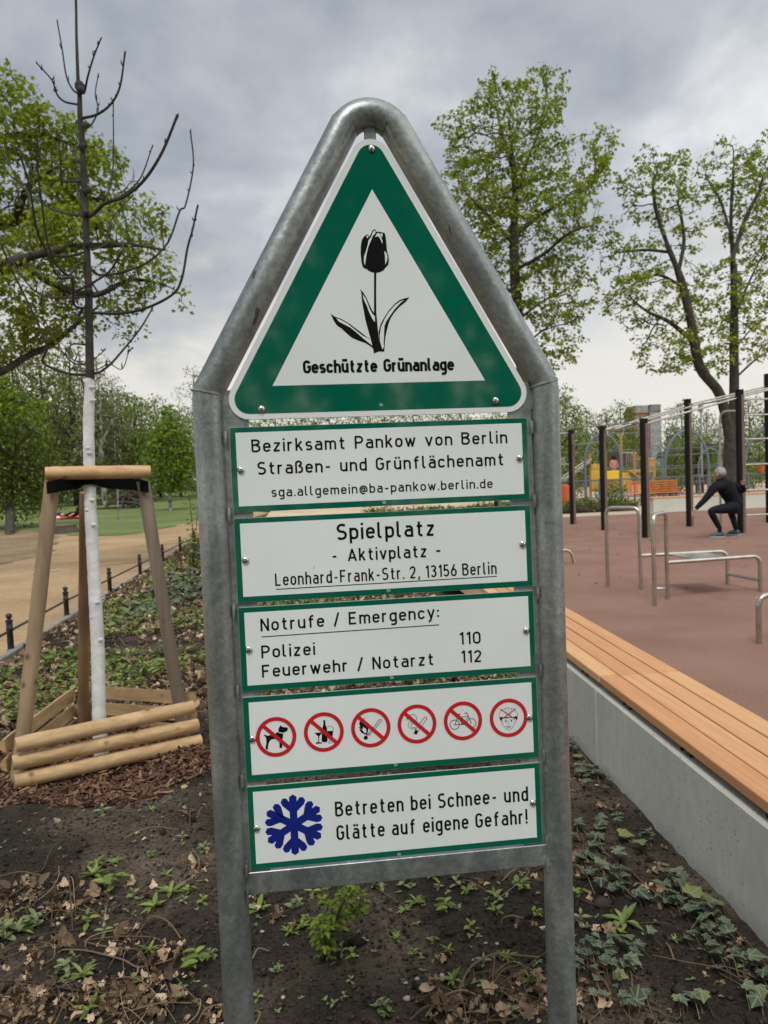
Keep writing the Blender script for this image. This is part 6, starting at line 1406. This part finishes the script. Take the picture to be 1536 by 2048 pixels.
# single pebbles
peb = [(800, 775, 22, 'largest white'), (850, 680, 15, 0), (970, 665, 17, 'tan'), (1235, 515, 12, 0), (1180, 517, 10, 0), (795, 692, 12, 0), (1165, 688, 12, 0), (1118, 590, 9, 0), (835, 775, 10, 0), (208, 768, 13, 0), (108, 452, 11, 0)]
for i, (x, y, rp, nm) in enumerate(peb):
    p = on_ground(*c8g((x, y))); dp = float((M_CAM @ (p-C_CAM))[2]); r0 = rp/2.4*dp/F_PX*.8; z = float(ground_z(p[0], p[1]))
    r_ = np.random.default_rng(i); bm = bmesh.new(); bmesh.ops.create_icosphere(bm, subdivisions=2, radius=1)
    for v in bm.verts:
        n_v = .12*math.sin(v.co.x*3+i)+.10*math.sin(v.co.y*4+i*2); v.co = Vector((v.co.x*r0*1.1*(1+n_v)+p[0], v.co.y*r0*.95*(1+n_v)+p[1], v.co.z*r0*.65*(1+n_v)+z+r0*.35))
    me = bpy.data.meshes.new('pebble'); bm.to_mesh(me); bm.free()
    tag(finish(me, 'pebble', M['pebble'], None, True, None), ('largest pale pebble low on the soil between the sign posts' if nm == 'largest white' else 'round tan pebble in the soil right of the middle between the posts') if nm else 'small pale pebble on the dark soil', 'pebble', 'pebbles on the soil')
# dry stems and runners
def stems(name, lines, label, cat, rad):
    m_ = MB()
    for pts, r0 in lines: m_.tube(smooth_path(pts, 5), r0*rad, 5)
    o = m_.build(name, M['straw']); tag(o, label, cat, kind='stuff')
def runner(c, pts, hmax=.03):
    q = gpts(pts, c); q[:, 2] = ground_z(q[:, 0], q[:, 1])+.006+hmax*np.sin(np.linspace(0, math.pi, len(q)))*1.0; return q
lines = [(runner(c7g, [(380, 940), (470, 945), (560, 962), (700, 1000), (770, 1030), (840, 1050), (930, 1030), (1060, 980)], .012), 1.25), (runner(c7g, [(840, 850), (890, 790), (940, 768), (1000, 768), (1050, 790), (1110, 850)], .02), 1.2), (runner(c7g, [(400, 490), (425, 560), (440, 700), (448, 820)], .05), 1.3), (runner(c7g, [(0, 1148), (150, 1155), (300, 1185), (420, 1215), (560, 1230), (700, 1260), (850, 1290), (1000, 1322)], .012), 1.1),
         (runner(c7g, [(520, 885), (680, 868), (820, 875), (950, 868), (1000, 880)], .015), .9), (runner(c7g, [(260, 440), (330, 370), (400, 330), (438, 330)], .05), 1), (runner(c7g, [(360, 580), (330, 680), (318, 760)], .04), 1), (runner(c7g, [(380, 1240), (400, 1280), (470, 1340), (500, 1376)], .012), 1.1), (runner(c7g, [(860, 165), (960, 160), (1040, 110), (1090, 60)], .04), .8), (runner(c7g, [(0, 480), (120, 478), (220, 490), (300, 500)], .02), .9), (runner(c7g, [(820, 920), (880, 990), (905, 1050), (920, 1150)], .02), .9),
         (runner(c8g, [(1048, 810), (1065, 740), (1100, 680), (1150, 640), (1220, 615), (1320, 600), (1440, 597)], .03), 1.3), (runner(c8g, [(1100, 670), (1180, 680), (1280, 690)], .02), .8), (runner(c8g, [(1170, 800), (1260, 700), (1350, 620)], .03), .8), (runner(c8g, [(820, 880), (880, 845), (960, 835), (1030, 850), (1070, 890)], .015), 1.2), (runner(c8g, [(890, 870), (960, 820), (1060, 790), (1140, 800), (1160, 850)], .03), 1.0), (runner(c8g, [(60, 580), (90, 555), (140, 540)], .02), 1),
         (runner(c6g, [(835, 1590), (900, 1650), (960, 1720), (1010, 1770), (1050, 1800)], .015), 1.1), (runner(c6g, [(440, 1595), (540, 1615), (640, 1625)], .015), .9), (runner(c6g, [(150, 1150), (165, 1220), (150, 1270), (125, 1300)], .02), .9), (runner(c6g, [(370, 1330), (400, 1360), (435, 1400), (560, 1490)], .02), .9), (runner(c6g, [(885, 1790), (915, 1740), (940, 1690)], .03), .8), (runner(c6g, [(560, 1690), (580, 1740), (600, 1780)], .012), 1.4)]
for cx_, cy_, rad, wgt in fore:
    for k in range(int(1+wgt*1.5)):
        a = rs.uniform(0, 6.28); ln = rs.uniform(.05, .16); c0 = np.array([cx_, cy_])+rs.normal(0, rad*.5, 2); dv = np.array([math.cos(a), math.sin(a)])*ln; bend = rs.normal(0, .03, 2)
        q = np.array([[*(c0-dv), 0], [*(c0-dv*.3+bend), 0], [*(c0+dv*.4+bend), 0], [*(c0+dv), 0]])
        if not in_bed(q[:, :2], .05).all(): continue
        q[:, 2] = ground_z(q[:, 0], q[:, 1])+np.array([.004, rs.uniform(.01, .035), rs.uniform(.01, .035), .004]); lines.append((q, rs.uniform(.35, .8)))
for k in range(260):
    c0 = np.array([rs.uniform(-2.8, .9), 3.4+rs.power(.8)*7]); a = rs.uniform(0, 6.28); dv = np.array([math.cos(a), math.sin(a)])*rs.uniform(.06, .25); q = np.array([[*(c0-dv), 0], [*(c0+rs.normal(0, .03, 2)), 0], [*(c0+dv), 0]])
    if not in_bed(q[:, :2], .05).all(): continue
    q[:, 2] = ground_z(q[:, 0], q[:, 1])+np.array([.005, rs.uniform(.02, .09), .005]); lines.append((q, 1.1))
stems('dry_stems', lines, 'dry brown stems and runners lying among the dead leaves', 'dry stems', .0023)

# seedlings: each a rosette or a short leafy shoot
def seedling_mesh(kind, seed):
    r = np.random.default_rng(seed); L = Leaves()
    if kind == 'rosette':
        n = 9; yaw = np.arange(n)*2.4+r.normal(0, .2, n); sz = r.uniform(.65, 1.1, n); L.add(leaf_template('lance', .35, .25, .03, seed), np.zeros((n, 3))+np.array([0, 0, .08]), sz, yaw, r.uniform(.25, .9, n), r.normal(0, .2, n))
    elif kind == 'pairs':
        for lv, z in enumerate((.16, .42, .66)):
            for s_ in (0, 1): L.add(leaf_template('oval', .35, .2, .02, seed+lv), np.array([[0, 0, z]]), [(.62, .7, .42)[lv]], [lv*1.57+s_*math.pi+.3], [(.1, .45, .9)[lv]], [0])
        L.add(leaf_template('chip', 0, 0, 0, 1), np.array([[0, 0, 0.]]), [.7], [0], [1.5], [0])
    else:
        n = 14; yaw = r.uniform(0, 6.28, n); L.add(leaf_template('oval', .4, .25, .05, seed), np.column_stack([r.normal(0, .22, n), r.normal(0, .22, n), r.uniform(.1, .55, n)]), r.uniform(.4, .75, n), yaw, r.uniform(0, .7, n), r.normal(0, .3, n))
    me_o = L.build('seedling', M['weed'] if seed % 3 else M['weed2']); me = me_o.data; bpy.data.objects.remove(me_o); return me
SEED = [seedling_mesh(k, i) for i, k in enumerate(('pairs', 'rosette', 'clump', 'pairs', 'rosette', 'rosette', 'clump', 'pairs'))]
sd_px = [(c7g, [(630, 85, 90), (575, 480, 110), (680, 570, 170), (820, 610, 90), (1050, 580, 110), (950, 660, 110), (190, 800, 150), (540, 790, 120), (20, 880, 170), (510, 1090, 150), (1190, 1030, 170), (1090, 1240, 120), (550, 1320, 130), (920, 930, 80), (390, 1080, 120), (1245, 640, 80), (1255, 330, 90), (1020, 480, 70), (930, 350, 60), (1120, 240, 60), (700, 400, 70), (600, 410, 70), (1290, 950, 80), (830, 1150, 90), (640, 840, 90), (930, 60, 50), (1160, 580, 70), (1130, 640, 60), (100, 830, 130)]),
         (c8g, [(90, 340, 95), (270, 330, 70), (350, 280, 70), (785, 240, 75), (850, 320, 70), (980, 370, 100), (1040, 245, 70), (1095, 268, 50), (920, 205, 70), (660, 245, 80), (1105, 458, 75), (1240, 330, 60), (1230, 380, 65), (1360, 268, 90), (1170, 605, 65), (1280, 590, 65), (1025, 690, 70), (685, 825, 80), (540, 580, 70), (490, 560, 60), (750, 487, 55), (925, 508, 50), (1305, 865, 75), (240, 445, 60), (290, 425, 70), (180, 635, 50), (85, 760, 55), (530, 695, 45), (1395, 705, 75), (830, 560, 50), (870, 575, 40), (790, 362, 45), (1000, 545, 45), (1240, 580, 35), (1160, 725, 50), (500, 765, 40), (1225, 285, 60), (1430, 400, 60), (955, 250, 40), (700, 855, 50)]),
         (c6g, [(360, 1590, 120), (325, 1070, 50), (400, 1000, 60), (330, 1640, 80), (150, 1600, 80), (600, 1685, 40), (140, 1460, 70), (935, 1830, 70)])]
i = 0
for c, lst in sd_px:
    for x, y, szp in lst:
        p = on_ground(*c((x, y))); dp = float((M_CAM @ (p-C_CAM))[2]); sc_px = {id(c7g): 3.072, id(c8g): 2.4, id(c6g): 2.415}[id(c)]
        if not in_bed(np.array([p[:2]]))[0]: continue
        k = szp/sc_px*dp/F_PX*.88
        o = bpy.data.objects.new('seedling', SEED[i % len(SEED)]); sc.collection.objects.link(o); o.location = (p[0], p[1], float(ground_z(p[0], p[1]))); o.scale = (k, k, k); o.rotation_euler = (0, 0, i*1.3)
        tag(o, 'small green weed seedling sprouting from the dark soil', 'seedling', 'weed seedlings in the soil'); i += 1
# tiny seedlings everywhere, and the green weeds of the mid bed
L = Leaves()
xy = rs.uniform((-1.9, .5), (1.2, 3.4), (420, 2)); xy = xy[in_bed(xy)]; P = lay(xy, .004)
for q in range(4): L.add(leaf_template('oval', .3, .2, 0, q), P, rs.uniform(.008, .02, len(P)), rs.uniform(0, 6.28, len(P)), rs.uniform(.1, .8, len(P)), None)
tag(L.build('weed_sprouts', M['weed2']), 'tiny pale green weed sprouts dotting the soil', 'weeds', kind='stuff')
L = Leaves(); xy = np.column_stack([rs.uniform(-2.9, 1.4, 5200), 3.3+rs.power(.75, 5200)*13]); xy = xy[in_bed(xy)]
nz = vnoise(xy[:, 0]*1.3+31, xy[:, 1]*1.3+15, 12); gd_ = np.hypot((xy[:, 0]+1.43)/.95, (xy[:, 1]-3.05)/.8); xy = xy[(nz > .63) & (gd_ > 1) & (xy[:, 0] > -2.75)]
for q in range(5):
    k = len(xy); P = lay(xy+rs.normal(0, .025, (k, 2)), rs.uniform(.01, .07, k)); L.add(leaf_template('oval' if q % 2 else 'lance', .4, .2, .03, q), P, rs.uniform(.035, .085, k), rs.uniform(0, 6.28, k), rs.uniform(-.1, .8, k), rs.normal(0, .3, k))
tag(L.build('weed_cover', M['weed']), 'patchy green weeds growing through the leaf litter of the bed', 'weeds', kind='stuff')
L = Leaves(); xy = np.column_stack([rs.uniform(-2.4, 1.3, 9000), 5.0+rs.power(.85, 9000)*12]); xy = xy[in_bed(xy)]; nz = vnoise(xy[:, 0]*.9+11, xy[:, 1]*.7+45, 14); xy = xy[(nz+np.clip((xy[:, 1]-7.5)*.06, -.25, .22)-np.clip((-1.2-xy[:, 0])*.18, 0, .3) > .66)]
k = len(xy); P = lay(xy, rs.uniform(.02, .11, k)); L.add(leaf_template('ivy', .2, .1, .03, 2), P, rs.uniform(.045, .085, k), rs.uniform(0, 6.28, k), rs.normal(0, .35, k), rs.normal(0, .35, k))
tag(L.build('ivy_ground_cover', M['ivy']), 'dark ivy covering the ground of the bed beyond the tripod', 'ivy', kind='stuff')

# ivy trailing along the wall
def ivy(label, pts, stem_pts, seed, loc):
    r = np.random.default_rng(seed); pts = list(pts)+[(x+r.normal(0, 26), y+r.normal(0, 26), s_*r.uniform(.55, .9)) for x, y, s_ in pts for _ in range(2)]
    pts = [q for q in pts if on_ground(*c6g(q[:2]))[0] < line_x(on_ground(*c6g(q[:2]))[1])-.03]; P = gpts([(x, y) for x, y, _ in pts], c6g); k = len(P); o = thing('ivy_vine', label, 'ivy', (*P.mean(0)[:2], 0))
    dp = (M_CAM @ (P-C_CAM).T)[2]; sz = np.array([q[2] for q in pts])/2.415*dp/F_PX*.95; P[:, 2] = ground_z(P[:, 0], P[:, 1])+r.uniform(.025, .06, k)
    yaw = r.normal(-2.4, .9, k); L = Leaves(); v = leaf_template('ivy', .16, .10, .02, seed)
    off = np.column_stack([-np.sin(yaw), np.cos(yaw), np.zeros(k)])*-.5*sz[:, None]
    L.add(v, P+off, sz, yaw, r.normal(.12, .22, k), r.normal(0, .22, k)); L.build('leaves', M['ivy'], o)
    m_ = MB()
    for st_ in stem_pts:
        q = gpts(st_, c6g); q[:, 2] = ground_z(q[:, 0], q[:, 1])+.012; m_.tube(smooth_path(q, 5), .0022, 5)
    for a, b_, yw_ in zip(P, sz, yaw): m_.tube([a+np.array([0, 0, -.002])+np.array([math.sin(yw_), -math.cos(yw_), 0])*b_*.5, a+np.array([math.sin(yw_)*.6*b_+.01, -math.cos(yw_)*b_*.8, -.012]), np.array([a[0]+.02*math.sin(yw_*3), a[1]-.03, float(ground_z(a[0], a[1]))+.004])], .0013, 4)
    m_.build('stem', M['straw'], o)
ivy('dark ivy runner creeping beside the concrete wall on the right', [(560, 1410, 80), (600, 1500, 95), (620, 1395, 70), (665, 1420, 85), (705, 1495, 105), (785, 1540, 115), (685, 1595, 105), (770, 1635, 80), (850, 1695, 85), (690, 1690, 60), (720, 1560, 70), (640, 1530, 70), (760, 1700, 60)], [[(430, 1400), (560, 1480), (700, 1560), (840, 1640)]], 1, 0)
ivy('grey-green ivy strand close to the right sign post', [(225, 1265, 100), (235, 1195, 90), (150, 1140, 70), (245, 1140, 75), (375, 1180, 80), (440, 1245, 75), (478, 1190, 75), (345, 1305, 75), (372, 1375, 85), (355, 1432, 90), (295, 1455, 85), (180, 1390, 60), (450, 1515, 85), (480, 1500, 70), (270, 1345, 60), (125, 1200, 60)], [[(150, 1130), (230, 1220), (330, 1310), (360, 1420), (440, 1500)]], 2, 0)
ivy('ivy climbing the far joint of the concrete wall', [(190, 940, 60), (230, 872, 70), (290, 930, 45), (200, 800, 60), (170, 745, 60), (150, 695, 50), (182, 680, 50), (240, 800, 60), (120, 725, 50), (130, 765, 50), (215, 845, 60), (250, 830, 50), (160, 830, 50), (140, 880, 50)], [[(120, 720), (180, 780), (230, 860)]], 3, 0)
ivy('yellowing ivy clump at the bottom beside the right post', [(300, 1785, 70), (385, 1750, 75), (440, 1742, 60), (425, 1800, 60), (350, 1905, 70), (390, 1845, 80), (205, 1765, 60), (235, 1790, 60), (220, 1890, 45), (280, 1850, 70), (160, 1770, 60), (330, 1720, 60), (430, 2010, 90), (365, 2030, 60), (240, 1980, 70), (150, 1850, 60), (180, 1820, 50)], [[(150, 1760), (260, 1830), (380, 1840), (400, 1930)]], 4, 0)
ivy('dark ivy leaves in the corner at the bottom right', [(815, 1812, 95), (1010, 1850, 90), (1015, 1985, 95), (690, 2005, 90), (640, 2030, 80), (740, 2030, 80), (905, 1820, 50), (955, 1825, 55), (1060, 1900, 90)], [[(820, 1820), (930, 1850), (1040, 1900)]], 5, 0)

# leafy shrub behind the sign and the green shoot beside the left post
def leafy_shoots(name, label, base, shoots, leaf_kind, leaf_sz, per, m_, seed, cat='shrub'):
    o = thing(name, label, cat, base); r = np.random.default_rng(seed); st_ = MB(); L = Leaves()
    for pts, rad in shoots:
        q = smooth_path(pts, 6); st_.tube(q, np.linspace(rad, rad*.35, len(q)), 6)
        for i in range(int(len(q)*.22), len(q)):
            for j in range(per):
                yaw = r.uniform(0, 6.28); tw_ = q[i]+np.array([-math.sin(yaw), math.cos(yaw), .35])*leaf_sz*r.uniform(.5, 1.6)
                st_.tube([q[i], tw_], rad*.18, 3, cap=False)
                for t_ in range(3):
                    yy2 = yaw+(t_-1)*.9; L.add(leaf_template(leaf_kind, .3, .15, .03, t_), [mid(q[i], tw_, 1 if t_ == 1 else .75)], [leaf_sz*r.uniform(.7, 1.1)], [yy2], [r.uniform(-.3, .5)], [r.normal(0, .25)])
    st_.build('stem', M['bark'], o); L.build('foliage', M[m_], o); return o
sb = on_ground(657, 1924); sb[2] = float(ground_z(sb[0], sb[1]))
ds_ = float((M_CAM @ (sb-C_CAM))[2])
leafy_shoots('shrub', 'small fresh leafy shrub growing close behind the sign between its posts', sb, [([sb, at(661, 1850, ds_+.02), at(668, 1790, ds_+.05), at(678, 1735, ds_+.08)], .006), ([sb, at(664, 1860, ds_), at(690, 1800, ds_-.02), at(706, 1765, ds_)], .005), ([sb, at(652, 1870, ds_+.05), at(655, 1810, ds_+.1), at(668, 1760, ds_+.14)], .005), ([sb+np.array([.01, 0, 0]), at(672, 1840, ds_+.05), at(712, 1825, ds_+.06), at(722, 1800, ds_+.08)], .004), ([sb, at(650, 1880, ds_-.04), at(640, 1840, ds_-.06)], .004)], 'oval', .025, 2, 'fresh_wood_leaf', 1)
sb = on_ground(388, 1135); sb[2] = .02; ds_ = float((M_CAM @ (sb-C_CAM))[2])
leafy_shoots('shrub', 'thin leafy shoot rising from the green growth left of the sign post', sb, [([sb, at(386, 1080, ds_), at(382, 1020, ds_), at(374, 965, ds_)], .012), ([sb, at(392, 1070, ds_+.1), at(396, 1010, ds_+.1)], .010), ([sb, at(378, 1100, ds_), at(372, 1075, ds_)], .010), ([sb, at(385, 1110, ds_-.2), at(392, 1080, ds_-.3)], .010), ([sb, at(400, 1110, ds_+.2), at(405, 1060, ds_+.2)], .010)], 'oval', .075, 2, 'fresh_wood_leaf', 2)
